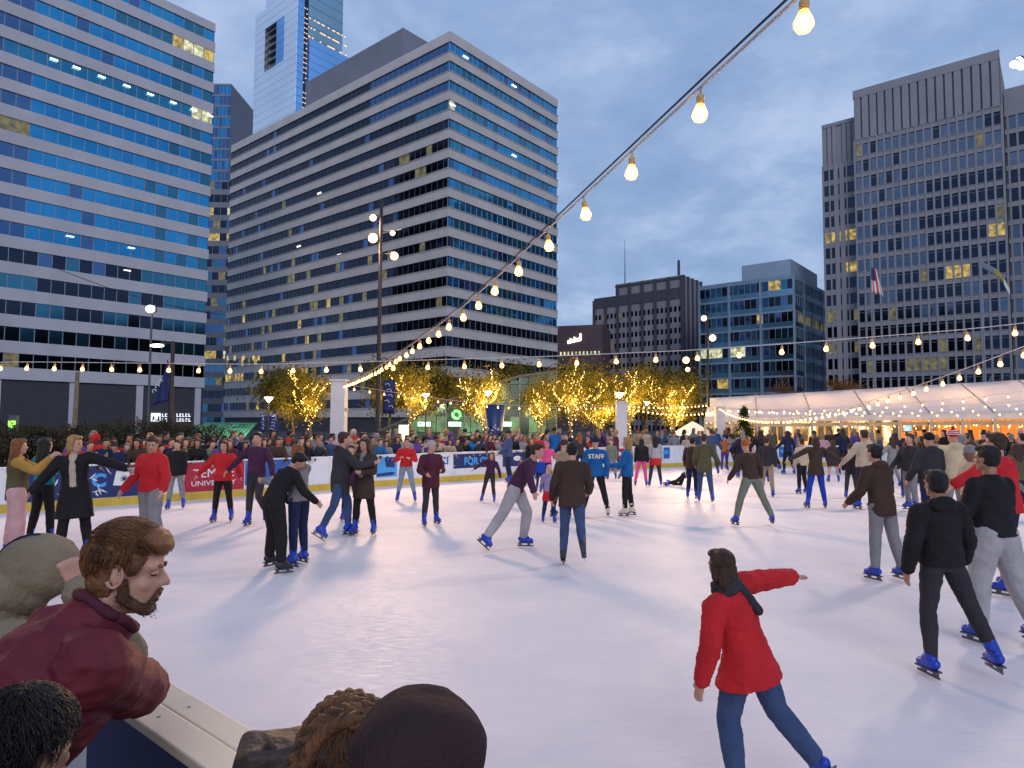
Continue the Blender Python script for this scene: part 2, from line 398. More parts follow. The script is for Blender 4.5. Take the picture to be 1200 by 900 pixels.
def win_band(parent, P, a, n, s0, s1, z0, z1, pw, pick, depth=0.0, mull=0.09, mulmat=MUL, name='window'):
    """one storey's ribbon of panes between mullions; a runs left to right seen from outside"""
    g = MB(); cnt = max(1, round((s1-s0)/pw)); w = (s1-s0)/cnt
    for i in range(cnt):
        q = P + a*(s0+i*w) - n*depth; j = rng.normal(0, 0.010, 2)
        p0 = Vector((q.x, q.y, z0)); dx = a*w; off = n*(j[0]); 
        g.quad(p0, p0+dx+off, p0+dx+off+UP*(z1-z0)+n*j[1], p0+UP*(z1-z0)+n*j[1], pick(i, cnt))
        g.box(p0 - a*mull/2 - n*0.02, a*mull, -n*(-0.10), UP*(z1-z0), mulmat)
    return g.build(name, GL, parent)
def block(P, a, W_, n, D_, z0, z1, m_, parent, name='wall'):
    """a solid whose front edge starts at P and runs W_ along a, D_ deep behind"""
    g = MB(); q = Vector((P.x, P.y, z0)); g.box(q, a*W_, -n*D_, UP*(z1-z0)); return g.build(name, m_, parent)

# ---- left office slab -------------------------------------------------
C_A = conc('pale_precast', (0.50, 0.49, 0.53))
PA = Vector((-0.463*113, 113, 0)); A_len = 75
nA = -DL                                   # front faces away to the lower right
ba = empty('office_building', (PA.x, PA.y, 0), 'tall pale office slab with blue ribbon windows at the left edge of the photo', 'building')
hs = 3.68; P0 = PA - DR*A_len
lastA = 16; zb = 9.4
block(P0 - nA*0.30, DR, A_len, nA, 22, 0, zb+hs*lastA+1.8, mat('core_dark', (0.05, 0.05, 0.06), 0.8), ba, 'core')
g = MB()
for k in range(lastA+1):
    z = zb + hs*k; q = Vector((P0.x, P0.y, z - 1.70))
    g.box(q, DR*(A_len+0.05), -nA*22.3, UP*1.70)
block(P0 - nA*0.02, DR, A_len, nA, 22, zb+hs*lastA+1.9, zb+hs*lastA+3.4, C_A, ba, 'parapet')
g.build('wall', C_A, ba)
for k in range(lastA+1):
    z = zb + hs*k
    def pick(i, c, k=k):
        x = i/c
        if k == lastA-4 and x > 0.6 : 
            return WHT if x > 0.94 else (BG if i % 4 else BG)
        if k == lastA-1 and x > 0.90: return WHT if i % 3 else YEL
        if k == lastA-1 and x > 0.78: return TEAL
        if k == lastA-7 and x < 0.64: return DIM
        if k == 0: return (DARK if random.random() < .8 else DIM)
        if k <= 3: return random.choice([DARK, DARK, TEAL, DARK]) if x < 0.9 else TEAL  # dark reflections of the lower storeys put into the pane tint
        if k in (4,): return random.choice([DARK, TEAL, DARK, MID]) if x < 0.88 else TEAL
        if x > 0.93: return TEAL if random.random() < .5 else BLUE
        if x > 0.86: return BLUE if random.random() < .7 else TEAL
        if x < 0.65: return MID
        return BLUE if random.random() < .93 else MID
    win_band(ba, P0, DR, nA, 0.1, A_len-0.1, z, z+hs-1.70, 1.75, pick, depth=0.22)
g = MB()       # ceiling lights seen through the glass, close behind the panes
for k, us in ((lastA-4, (40, 68, 99, 130, 159, 187, 212, 232)), (lastA-11, (69, 143)), (lastA-12, (139,))):
    for u in us:
        s = bend(u, PA, -DR); q = PA - DR*s + nA*0.06; zt = zb+hs*k + hs-1.70-(0.75 if k == lastA-4 else .6)
        g.box(Vector((q.x, q.y, zt)), DR*1.0 , nA*0.03 + UP*0.02, UP*(0.22 if k == lastA-4 else .13))
g.build('ceiling_light', L_tube, ba, props={'kind': 'stuff'})
# lobby floor: glazing, columns
lob = MB()
for i in range(30):
    q = P0 + DR*(i*2.5) - nA*1.2; lob.quad((q.x, q.y, 0), (q+DR*2.4).to_tuple()[:2] + (0,), (q+DR*2.4).to_tuple()[:2] + (zb-1.8,), (q.x, q.y, zb-1.8), random.choice([DIM, DARK, TEAL, DIM, YEL if i % 9 == 0 else DARK]))
    lob.box(Vector((q.x, q.y, 0)) + nA*0.05, DR*0.15, nA*-0.1, UP*(zb-1.8), MUL)
lob.build('lobby_glazing', GL, ba)
g = MB()
for i in range(9):
    q = P0 + DR*(i*9.2) - nA*0.2; g.box(Vector((q.x, q.y, 0)), DR*1.0, -nA*1.0, UP*(zb-1.7))
g.build('column', C_A, ba)
# shop fascia signs on the slab
def pt_on(u, v, P, d, n, k):    # point of the vertical plane through P along d, seen at (u, v)
    r_ = ray(u, v); cam0 = Vector((0, 0, CAMH)); nn = Vector((d.y, -d.x, 0)); t_ = (P + n*k - cam0).dot(nn) / r_.dot(nn); return cam0 + r_*t_
sg = empty('shop_sign', pt_on(190, 490, PA, DR, nA, .2), 'white lit shop sign board with square logo on the left office slab', 'sign')
M_signw = mat('sign_glow', (0.8, 0.8, 0.8), 0.5, 0, 0, emit=(0.85, 0.9, 1.0), es=0.55)
a_ = pt_on(177, 494, PA, DR, nA, .2); b_ = pt_on(188, 494, PA, DR, nA, .2); c_ = pt_on(177, 484, PA, DR, nA, .2)
g = MB(); g.box(a_, (b_-a_), -nA*.12, UP*(c_.z-a_.z)); g.build('logo_panel', M_signw, sg)
M_signk = mat('sign_dark', (0.02, 0.02, 0.03), 0.5, 0, 0); M_signr = mat('sign_red', (0.5, 0.05, 0.03), 0.5, 0, 0, emit=(1, 0.2, 0.1), es=0.5)
g = MB()
for s in (0.15, 0.70): g.box(a_ + (b_-a_)*s + nA*.02 + UP*.25, (b_-a_)*.18, -nA*.03, UP*.6)
g.build('logo_mark', M_signk, sg)
for i, (u, w_) in enumerate([(190, 2.6), (193.5, 2.6), (207, 2.6), (210.5, 2.4), (214, 2.4), (217.5, 2.2), (221, 2.6)]):
    for v0, hh in ((488.5, 4.0), (494, 3.8)):
        p = pt_on(u, v0, PA, DR, nA, .18); q = pt_on(u+w_, v0, PA, DR, nA, .18); tt = pt_on(u, v0-hh, PA, DR, nA, .18)
        g = MB(); h_ = tt.z-p.z; w3 = (q-p)
        g.box(p, w3*.3, -nA*.08, UP*h_); g.box(p + w3*.3, w3*.6, -nA*.08, UP*h_*.25)
        if (i+int(v0)) % 2: g.box(p + w3*.3 + UP*h_*.7, w3*.6, -nA*.08, UP*h_*.25)
        g.build('letter', M_signw, sg)

# ---- slim blue tower and stepped block between the two big slabs ------
def tower_simple(root, P, a, n, W_, z0, z1, D_, hs, pw, pick, wallm, base=0.9, mulmat=MUL, frac=0.62, wname='window'):
    block(P - n*0.25, a, W_, n, D_, z0, z1, wallm, root, 'core')
    k = 0; z = z0 + base
    g = MB()
    while z + hs*frac < z1:
        win_band(root, P, a, n, 0.0, W_, z, z+hs*frac, pw, lambda i, c, k=k: pick(i, c, k), depth=0.1, mull=0.08, mulmat=mulmat, name=wname)
        q = Vector((P.x, P.y, z+hs*frac)); g.box(q, a*W_, -n*0.3, UP*min(hs*(1-frac), z1-z-hs*frac)); z += hs; k += 1
    g.box(Vector((P.x, P.y, z0)), a*W_, -n*0.3, UP*base)
    g.build('spandrel', wallm, root)
Q = at(231, 495, 230); Q.z = 0
bs = empty('slim_tower', (Q.x, Q.y, 0), 'slim dark blue glass tower seen in the gap right of the left slab', 'building')
wd = at(259, 495, 230).x - Q.x
C_s = conc('grey_cladding', (0.20, 0.21, 0.25))
tower_simple(bs, Q - Vector((8, 0, 0)), Vector((1, 0, 0)), Vector((0, -1, 0)), 8 + wd, 0, at(250, 98, 230).z, 20, 3.9, 1.3, lambda i, c, k: random.choice([BLUE, MID, MID, BLUE]), C_s, frac=0.8)
Q = at(226, 495, 195); Q.z = 0
bt = empty('stepped_block', (Q.x, Q.y, 0), 'narrow office block with scattered lit floors between the two ribbon window slabs', 'building')
wd = at(275, 495, 195).x - Q.x
def pick2(i, c, k):
    if k in (5, 14, 16): return random.choice([WHT, YEL, WHT, DARK])
    return random.choice([DARK, MID, TEAL, DARK, DIM if random.random() < .6 else DARK])
tower_simple(bt, Q - Vector((6, 0, 0)), Vector((1, 0, 0)), Vector((0, -1, 0)), 6 + wd, 0, at(250, 213, 195).z, 18, 3.9, 2.0, pick2, C_s, frac=0.58)

# ---- tall glass skyscraper ------------------------------------------
PS = at(337, 495, 330); PS.z = 0
sk = empty('skyscraper', (PS.x, PS.y, 0), 'glass skyscraper with dark slot near its top, taller than the picture', 'building')
M_haz = mat('sky_tinted_curtain_glass', (0.85, 0.88, 0.93), 0.25, 0.85, 0.06, 0.05)  # paler copy for the left face: its sky reflection is in the colour
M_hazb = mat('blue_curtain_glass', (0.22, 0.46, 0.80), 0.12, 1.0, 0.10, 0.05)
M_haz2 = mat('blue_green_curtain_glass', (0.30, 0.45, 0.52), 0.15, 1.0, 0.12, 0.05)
def curtain(m_, hz=4.2, hx=1.5):
    t = m_.node_tree; b = t.nodes['Principled BSDF']; c_ = t.nodes.new('ShaderNodeTexCoord'); s_ = t.nodes.new('ShaderNodeSeparateXYZ'); t.links.new(c_.outputs['Object'], s_.inputs[0])
    q = t.nodes.new('ShaderNodeMath'); q.operation = 'FRACT'; d_ = t.nodes.new('ShaderNodeMath'); d_.operation = 'DIVIDE'; d_.inputs[1].default_value = hz; t.links.new(s_.outputs['Z'], d_.inputs[0]); t.links.new(d_.outputs[0], q.inputs[0])
    g_ = t.nodes.new('ShaderNodeMath'); g_.operation = 'LESS_THAN'; g_.inputs[1].default_value = 0.16; t.links.new(q.outputs[0], g_.inputs[0])
    mx_ = t.nodes.new('ShaderNodeMix'); mx_.data_type = 'RGBA'; t.links.new(g_.outputs[0], mx_.inputs[0])
    src = b.inputs['Base Color'].links[0].from_socket; t.links.new(src, mx_.inputs[6]); mx_.inputs[7].default_value = (0.12, 0.15, 0.2, 1)
    ml = t.nodes.new('ShaderNodeMix'); ml.data_type = 'RGBA'; ml.inputs[0].default_value = 0.25 if m_ is M_haz else 0.4; t.links.new(src, ml.inputs[6]); t.links.new(mx_.outputs[2], ml.inputs[7]); t.links.new(ml.outputs[2], b.inputs['Base Color'])
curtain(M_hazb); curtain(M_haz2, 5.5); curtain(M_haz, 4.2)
sW = bend(287, PS, DL); zt = at(337, -120, 330).z
# left face, sky reflection put into its pale tint, with the slot left open
nL = -DR
u0s, u1s = bend(322, PS, DL), bend(299, PS, DL)
zs0, zs1 = pt_on(311, 84, PS, DL, nL, 0).z, pt_on(311, 34, PS, DL, nL, 0).z
def face_piece(s0, s1, z0, z1, m_, nm, dep=3.0):
    g = MB(); q = PS + DL*s0; g.box(Vector((q.x, q.y, z0)), DR*dep, DL*(s1-s0), UP*(z1-z0)); return g.build(nm, m_, sk)
zcut = pt_on(311, 3, PS, DL, nL, 0).z
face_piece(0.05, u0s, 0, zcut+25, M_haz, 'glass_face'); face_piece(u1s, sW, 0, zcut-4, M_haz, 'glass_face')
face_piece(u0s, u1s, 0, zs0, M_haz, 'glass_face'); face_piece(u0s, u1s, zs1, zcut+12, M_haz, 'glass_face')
g = MB(); q = PS + DL*u0s + DR*3.1; g.box(Vector((q.x, q.y, zs0)), DR*0.5, DL*(u1s-u0s), UP*(zs1-zs0), 0)
for k in range(6): z = zs0 + (zs1-zs0)*(k+.5)/6; g.box(Vector((q.x, q.y, z)) - DR*1.5, DR*1.4, DL*(u1s-u0s), UP*0.8, 1)
g.build('slot', [mat('slot_dark', (0.03, 0.04, 0.05), 0.5), mat('slot_slab', (0.16, 0.18, 0.2), 0.6)], sk)
rW = bend(403, PS, DR); n_r = -DL
def rface(s0, s1, z0, z1, m_, nm, back=0.0, dep=20.0):
    g = MB(); q = PS + DR*s0 - n_r*back; g.box(Vector((q.x, q.y, z0)), DR*(s1-s0), -n_r*dep, UP*(z1-z0)); return g.build(nm, m_, sk)
s_a, s_b = bend(346, PS, DR), bend(353, PS, DR)
ztop_b = pt_on(380, 36, PS, DR, n_r, 0).z
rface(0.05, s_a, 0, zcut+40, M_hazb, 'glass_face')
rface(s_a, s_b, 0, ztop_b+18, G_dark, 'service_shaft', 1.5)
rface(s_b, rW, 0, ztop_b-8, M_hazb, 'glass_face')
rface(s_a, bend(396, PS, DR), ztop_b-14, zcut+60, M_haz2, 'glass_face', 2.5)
g = MB()
for k in range(60):
    z = 60 + (ztop_b-50)*k/60
    for s in (0.25, 0.6):
        if random.random() < .75: q = PS + DR*(s_a+(s_b-s_a)*s) + n_r*(-1.3); g.box(Vector((q.x, q.y, z)), DR*0.7, n_r*.05, UP*.5)
for k in range(26):
    for r_ in range(3):
        if random.random() < .6: q = PS + DR*(s_b+(rW-s_b)*k/27) + n_r*(-2.3); g.box(Vector((q.x, q.y, ztop_b-6+r_*5)), DR*0.9, n_r*.05, UP*.6)
g.build('interior_light', mat('sky_lights', (1, .7, .4), 0.5, 0, 0, emit=(1, 0.6, 0.3), es=0.6), sk, props={'kind': 'stuff'})

# ---- central banded slab ---------------------------------------------
C_C = conc('buff_precast', (0.55, 0.51, 0.49))
C_C2 = conc('grey_louvre', (0.20, 0.20, 0.24))
PC = Vector(((523-600)/FPX*118, 118, 0)); zC = at(523, 36, 118).z
lw = bend(262, PC, DL); rw = bend(653.5, PC, DR)
bc = empty('banded_office_building', (PC.x, PC.y, 0), 'broad office block with buff bands and dark ribbon windows, its corner left of centre', 'building')
nCl, nCr = -DR, -DL
hc = 3.62; nst = 18; par = 1.9
ztopwin = zC - par
g = MB(); q = PC + DR*0.35 + DL*0.35
g.box(Vector((q.x, q.y, 0)), DR*(rw-0.6), DL*(lw-0.6), UP*(zC-1.0)); g.build('core', mat('core_dark', (0.05, 0.05, 0.06), 0.8), bc)
g = MB()
spb = 1.80
for k in range(nst+1):
    z = ztopwin - hc*k - (hc - spb)      # bottom of the ribbon
    g.box(Vector((PC.x, PC.y, z-spb)), DR*rw, DL*lw, UP*spb)
    # small ledge lines
    q = PC - DR*0.12 - DL*0.12; g.box(Vector((q.x, q.y, z-0.14)), DR*(rw+.24), DL*(lw+.24), UP*0.10)
g.box(Vector((PC.x, PC.y, ztopwin)), DR*rw, DL*lw, UP*par)
g.build('wall', C_C, bc)
PCl = PC + DL*lw
for k in range(nst+1):
    z = ztopwin - hc*k - (hc - spb)
    def pl(i, c, k=k):
        x = 1 - i/c     # 1 at far left
        if k < 3 and x < 0.30: return MID
        if k == 3 and x < 0.12: return TEAL
        if k >= 12 and x > 0.45 and random.random() < (0.16 if k < 15 else .10): return YEL if (i//3) % 2 else DIM
        if k > 4 and random.random() < 0.035: return DIM
        if k == 16 and x > .9: return YEL
        return DARK if random.random() < .93 else MID  # left face panes tinted dark to carry their dark reflections
    def pr(i, c, k=k):
        if k in (3,) and i < 4: return WHT if i == 0 else BG
        if k > 13: return DARK if i > 1 else MID  # low panes darker: the mirrored dark tower is put into the tint
        return random.choice([BLUE, MID, BLUE, BG]) if (k % 2 == 0) else random.choice([BG, BG, TEAL, BLUE])
    win_band(bc, PCl, -DL, nCl, 0.05, lw-0.05, z, z+hc-spb, 1.55, pl, depth=0.25, mulmat=MULD, mull=0.07)
    win_band(bc, PC, DR, nCr, 0.05, rw-0.05, z, z+hc-spb, 1.55, pr, depth=0.25, mull=0.07)
g = MB()
for (u, v, f) in ((543, 66, 1), (600, 100, 1), (527, 122, 1), (600, 182, 1), (348, 290, 0), (300, 345, 0), (395, 300, 0), (465, 270, 0), (372, 228, 0)):
    if f: p = pt_on(u, v, PC, DR, nCr, -.12); g.box(p, DR*1.4, nCr*.04, UP*.3)
    else: p = pt_on(u, v, PC, DL, nCl, -.12); g.box(p, -DL*1.4, nCl*.04, UP*.3)
g.build('ceiling_light', L_tube, bc, props={'kind': 'stuff'})
# rooftop plant room
q0 = PC + DR*7 + DL*7; s_end = bend(345, q0, DL)
zp = pt_on(466, 36, q0, DL, nCl, 0).z
g = MB(); s_r = bend(466, q0, DL); q = q0 + DL*s_r; s_l = bend(350, q0, DL)
g.box(Vector((q.x, q.y, zC-1)), DR*(rw-14), DL*(s_l-s_r), UP*(zp-zC+1)); g.build('plant_room', C_C2, bc)
g = MB()
for k in range(3): g.box(Vector((q.x, q.y, zC-1+k*2)) - DL*3, DR*(rw-16), DL*2.9, UP*0.5)
g.build('roof_vent', mat('vent_white', (0.5, 0.52, 0.55), .6), bc)
# raised letters low on the left face
ls = empty('fascia_lettering', pt_on(286, 420, PC, DL, nCl, .2), 'yellow lit letters low on the left face of the banded office block', 'sign')
M_sy = mat('sign_gold', (0.8, 0.6, 0.2), 0.5, 0, 0, emit=(1.0, 0.72, 0.25), es=0.35)
for ch, u in (('L', 267), ('E', 275), ('O', 285), ('P', 297), ('A', 303)):
    text(ch, 'letter', 1.5, M_sy, ls, pt_on(u, 420, PC, DL, nCl, .12), -DL, nCl, ext=.08, bold=.03)
# ---- dark brick block with the white sign ------------------------------
Pd0 = at(655, 495, 190); Pd0.z = 0
bd = empty('brown_building', (Pd0.x, Pd0.y, 0), 'low dark brown block with white lit sign beside the central banded block', 'building')
C_br = conc('brown_brick', (0.10, 0.065, 0.075))
a_ = Vector((0.95, -0.30, 0)).normalized(); n_ = Vector((a_.y, -a_.x, 0))
zt = at(675, 381, 188).z; wdd = 12.5
block(Pd0 - a_*3, a_, wdd+3, n_, 15, 0, zt, C_br, bd)
for (z, mi, cnt) in ((zt-8.6, WHT, 11), (zt-13, DARK, 11), (zt-17.0, DIM, 11), (zt-21, DARK, 11), (zt-25, DIM, 11)):
    for i in range(cnt):
        g = MB(); q = Pd0 + a_*(i*1.1+0.3) + n_*0.05; g.box(Vector((q.x, q.y, z)), a_*0.5, -n_*.1, UP*1.1, mi); g.build('window', GL, bd)
sgn = empty('white_sign', Pd0 + a_*4.8 + n_*0.3 + UP*(zt-4.6), 'white lit word sign on the dark brown block', 'sign')
for i in range(7):
    g = MB(); q = Pd0 + a_*(2.6+i*.58) + n_*0.3; hh = [.9, 1.3, 1.0, 1.5, 1.0, 1.0, 2.1][i]
    g.box(Vector((q.x, q.y, zt-5.2+i*.12)), a_*.40, -n_*.2, UP*hh); g.build('letter', mat('sign_white', (1, 1, .9), .5, 0, 0, emit=(1, .97, .8), es=1.6), sgn)

# ---- grey tower with dark piers ---------------------------------------
bg_ = None
PD = Vector(((801-600)/FPX*185, 185, 0)); lD = bend(697, PD, DL); rD = bend(823, PD, DR)
C_D = conc('grey_stone', (0.27, 0.26, 0.30)); C_Dd = conc('dark_pier', (0.07, 0.07, 0.09))
zD = at(801, 322, 185).z
bD = empty('grey_tower', (PD.x, PD.y, 0), 'grey office tower with dark vertical piers and small square windows', 'building')
g = MB(); s1 = bend(722, PD, DL)
g.box(PD, DR*rD, DL*s1, UP*zD); g.box(PD + DL*s1, DR*(rD), DL*(lD-s1), UP*(zD-4.6)); g.build('wall', C_D, bD)
g = MB()
for i in range(8):
    q = PD + DL*(lD*i/7.0) - DR*0.5 ; g.box(Vector((q.x, q.y, 0)) - DL*0.4, DR*0.55, DL*0.8, UP*(zD-(4.2 if i/7*lD > s1 else 0.2)))
q = PD - DR*.5; g.box(q + DR*.6 - DL*.5, DR*.8, DL*.5, UP*(zD))
for k in range(4): q = PD + DR*(rD*(k+1)/4.2) - DL*.5; g.box(q, DR*.6, DL*.55, UP*zD)
g.build('pier', C_Dd, bD)
q = PD - DR*.3; g = MB(); g.box(Vector((q.x, q.y, zD-6.5)), DR*.25, DL*lD, UP*3.0); g.box(Vector((q.x, q.y, zD-1)), DR*.25, DL*s1, UP*.6); g.build('band', C_Dd, bD)
wn = 0; rest = MB()
for i in range(21):
    for k in range(15):
        s = lD*(i+0.5)/21; q = PD + DL*(s-0.28) - DR*0.06; z = zD-10.2-k*3.05
        if i % 3 == 0 and False: continue
        b0 = (Vector((q.x, q.y, z)), DR*0.03, DL*0.75, UP*1.45, (DARK if random.random() < .97 else DIM))
        if wn < 98 and k < 7: 
            w_ = MB(); w_.box(*b0); w_.build('window', GL, bD); wn += 1
        else: rest.box(*b0)
rest.build('window_rest', GL, bD, props={'kind': 'stuff'})
g = MB(); p = PD + DL*(s1*0.93) + DR*3; g.tube([(p.x, p.y, zD), (p.x, p.y, zD+14)], [0.18, 0.05], 6); p = PD + DR*1.0 + DL*1.5; g.tube([(p.x, p.y, zD-2), (p.x, p.y, zD+4.5)], 0.4, 6); g.build('roof_mast', C_Dd, bD)

# ---- blue-green glass office ------------------------------------------
PE = Vector(((933-600)/FPX*150, 150, 0)); lE = bend(821, PE, DL); rE = bend(985, PE, DR); zE = at(933, 321, 150).z
bE = empty('glass_office', (PE.x, PE.y, 0), 'blue green glass office block right of centre with a pale rooftop box', 'building')
C_E = mat('steel_blue_panel', (0.30, 0.40, 0.50), 0.4, 0.5, 0.1, 0.2)
g = MB(); q = PE + DR*.3 + DL*.3; g.box(q, DR*(rE-.6), DL*(lE-.6), UP*(zE-.5)); g.build('core', mat('core_dark', (0.05, 0.05, 0.06), .8), bE)
hE = 3.75; nE = 9
g = MB()
for k in range(nE+1):
    z = zE - 1.0 - hE*k; g.box(Vector((PE.x, PE.y, z)), DR*rE, DL*lE, UP*0.45)
    q = PE + DR*.05 + DL*.05; g.box(Vector((q.x, q.y, z-hE+.45)), DR*(rE-.1), DL*(lE-.1), UP*1.1, 1)
g.box(Vector((PE.x, PE.y, zE-.6)), DR*rE, DL*lE, UP*.6)
for i in range(4):
    for s in (lE*(i/3.0),): q = PE - DR*.25 + DL*(s-.25); g.box(q, DR*.3, DL*.5, UP*zE)
for i in range(1, 6): q = PE + DR*(rE*i/5-.2) - DL*.15; g.box(q, DR*.4, DL*.2, UP*zE)
g.build('frame', [C_E, glass('glass_pale_blue', (0.22, 0.40, 0.52), 0.15)], bE)
PEl = PE + DL*lE
for k in range(nE+1):
    z = zE - 1.0 - hE*k - hE + 1.55
    def pe(i, c, k=k):
        if k == 0 and 12 <= i <= 13: return YEL
        if k in (4,) and i < c*.45: return WHT if random.random() < .8 else DARK
        if k == 6 and 2 < i < 5: return YEL
        if k == 2 and 9 < i < 11: return YEL
        return random.choice([DARK, DARK, MID, TEAL]) if k < 8 else TEAL
    def pf(i, c, k=k):
        if k == 2 and random.random() < .7: return DIM
        if k == 8 and 3 < i < 14: return DIM
        return random.choice([MID, DARK, TEAL])
    win_band(bE, PEl, -DL, -DR, .1, lE-.1, z, z+hE-1.55, 1.4, pe, depth=.12, mull=.08)
    win_band(bE, PE, DR, -DL, .1, rE-.1, z, z+hE-1.55, 1.4, pf, depth=.12, mull=.10)
g = MB(); q = PE + DR*1.5 + DL*1.0; zt = at(907, 307, 152).z; g.box(Vector((q.x, q.y, zE-.5)), DR*(rE*.55), DL*(bend(864, PE, DL)-2), UP*(zt-zE+1.2)); g.build('rooftop_box', mat('rooftop_panel', (.36, .45, .55), .4, .4, .08, .2), bE)

# ---- right tower, gridded ----------------------------------------------
PF = Vector(((1187-600)/FPX*125, 125, 0)); lF = bend(1009, PF, DL); zF = at(1187, 58, 125).z
bF = empty('gridded_tower', (PF.x, PF.y, 0), 'tall grey concrete tower with a grid of windows and ribbed crown at right', 'building')
C_F = conc('grey_concrete', (0.29, 0.285, 0.31)); C_Fd = conc('concrete_groove', (0.17, 0.165, 0.18))
nF = -DR
g = MB(); q = PF + DR*.35
g.box(q, DR*100, DL*lF, UP*(zF-2))
g.build('wall', C_F, bF)
crown = 11.0
g = MB(); q = PF - DR*.1; g.box(Vector((q.x, q.y, zF-1.8)), DR*.6, DL*(lF+.1), UP*1.8)
nr = 17
for i in range(nr):
    s = lF*i/nr; q = PF + DL*(s+.22) - DR*.05; g.box(Vector((q.x, q.y, zF-crown)), DR*.42, DL*(lF/nr-.34), UP*(crown-1.8))
g.build('crown_fin', C_F, bF)
g = MB(); q = PF + DR*.30; g.box(Vector((q.x, q.y, zF-crown)), DR*.05, DL*lF, UP*(crown-1.8)); g.build('crown_groove', C_Fd, bF)
hF = 3.62; nk = 17; ncol = 18; cw = lF/ncol; grid = MB(); wn = 0; rest = MB()
for k in range(nk+1):
    z = zF - crown - hF*k; q = PF.copy(); g2 = Vector((q.x, q.y, z-1.15)) - DR*.02
    grid.box(g2, DR*.4, DL*lF, UP*0.95); grid.box(g2 - DR*.10 + UP*.95, DR*.5, DL*lF, UP*.12)
for i in range(ncol+1):
    q = PF + DL*(cw*i-.17); grid.box(Vector((q.x, q.y, 0)) - DR*.10, DR*.5, DL*.34, UP*(zF-crown))
grid.build('concrete_grid', C_F, bF)
litset = {(6, 15): 0, (6, 16): 1, (6, 0): 1, (6, 1): 1, (8, 5): 1, (8, 6): 1, (8, 4): 1}
for k in range(nk):
    for i in range(ncol):
        z1 = zF - crown - hF*k - 1.15; z0 = z1 - (hF-1.15); q = PF + DL*(cw*i+.17) + DR*.22
        mi = DARK if (k > 2 and i < 9) else random.choice([SLATE, SLATE, SLATE, DARK])
        if k > 8: mi = DARK if random.random() < .8 else SLATE
        if (k, i) in ((6, 1), (8, 4), (8, 5), (8, 6), (6, 0)): mi = YEL
        if k == 13 and i > 6 and random.random() < .5: mi = DIM
        if k == 16 and random.random() < .35: mi = DIM
        if random.random() < .02: mi = DIM
        j = rng.normal(0, .008, 2)
        pts = [Vector((q.x, q.y, z0)), Vector((q.x, q.y, z0))+DL*(cw-.34), Vector((q.x, q.y, z1))+DL*(cw-.34)-DR*j[0], Vector((q.x, q.y, z1))-DR*j[1]]
        fr = (Vector((q.x, q.y, z1-.5)) - DR*.03, DR*.03, DL*(cw-.34), UP*.06)
        if wn < 99 and (k < 6): 
            w_ = MB(); w_.quad(pts[1], pts[0], pts[3], pts[2], mi); w_.box(*fr, MUL); w_.build('window', GL, bF); wn += 1
        else: rest.quad(pts[1], pts[0], pts[3], pts[2], mi); rest.box(*fr, MUL)
rest.build('window_rest', GL, bF, props={'kind': 'stuff'})
# recessed left wing
PG = PF + DL*lF + DR*2.0; lG = bend(970, PG, DL); zG = pt_on(990, 140, PG, DL, nF, 0).z
g = MB(); g.box(PG + DR*.3, DR*26, DL*lG, UP*zG); 
for i in range(7):
    if i != 3: q = PG + DL*(lG*i/7+.1); g.box(Vector((q.x, q.y, zG-9.5)), DR*.3, DL*(lG/7-.25), UP*8.6)
g.box(Vector((PG.x, PG.y, zG-.8)), DR*.4, DL*lG, UP*.8)
for k in range(17): z = zG - 9.5 - 3.55*k; g.box(Vector((PG.x, PG.y, z-1.2)), DR*.4, DL*lG, UP*1.2)
for s, w_ in ((0, .3), (.28, .3), (.38, .9), (.55, .9), (.78, .3), (.96, .4)): q = PG + DL*(lG*s) - DR*.1; g.box(q, DR*.5, DL*w_, UP*(zG-9.5))
g.build('side_wing', C_F, bF)
g = MB()
for k in range(16):
    z1 = zG - 9.5 - 3.55*k - 1.2; z0 = z1-2.35; q = PG + DR*.2
    for i in range(5):
        a0 = Vector((q.x, q.y, z0)) + DL*(lG*i/5); mi = DARK
        if k in (4, 6) and i < 5: mi = YEL if (k == 4 or i < 2) else DARK
        if k in (9, 11) and random.random() < .6: mi = DIM
        g.quad(a0+DL*lG/5, a0, a0+UP*2.35, a0+DL*lG/5+UP*2.35, mi)
    g.build('window_strip', GL, bF); g = MB()
# the darker slab continuing past the right edge of the picture
g = MB(); q = PF + DR*4 - DL*14; g.box(Vector((q.x, q.y, 0)), DR*30, DL*13.8, UP*(zF-6.5))
for k in range(18):
    z = zF-crown-hF*k; g.box(Vector((q.x, q.y, z-1.15)) - DR*.35, DR*.35, DL*13.8, UP*.95)
for i in range(10): g.box(Vector((q.x, q.y, 0)) + DL*(i*1.46) - DR*.36, DR*.36, DL*.34, UP*(zF-crown))
g.build('rear_slab', C_F, bF)
g = MB()
for k in range(17):
    z1 = zF-crown-hF*k-1.15
    for i in range(9): p_ = Vector((q.x, q.y, z1-2.47)) + DL*(i*1.46+.34) - DR*.06; g.quad(p_+DL*1.12, p_, p_+UP*2.47, p_+DL*1.12+UP*2.47, random.choice([DARK, DARK, SLATE]))
    g.build('window_strip', GL, bF); g = MB()
# grazing right return
g = MB(); 
for k in range(18): z = zF-crown-hF*k; g.box(Vector((PF.x, PF.y, z-1.2)) - DL*.02+DR*.5, DR*98, DL*.3, UP*1.2)
for i in range(49): q = PF + DR*(.5+i*2) - DL*.10; g.box(q, DR*.35, DL*.12, UP*(zF-3))
g.build('side_grid', C_F, bF)

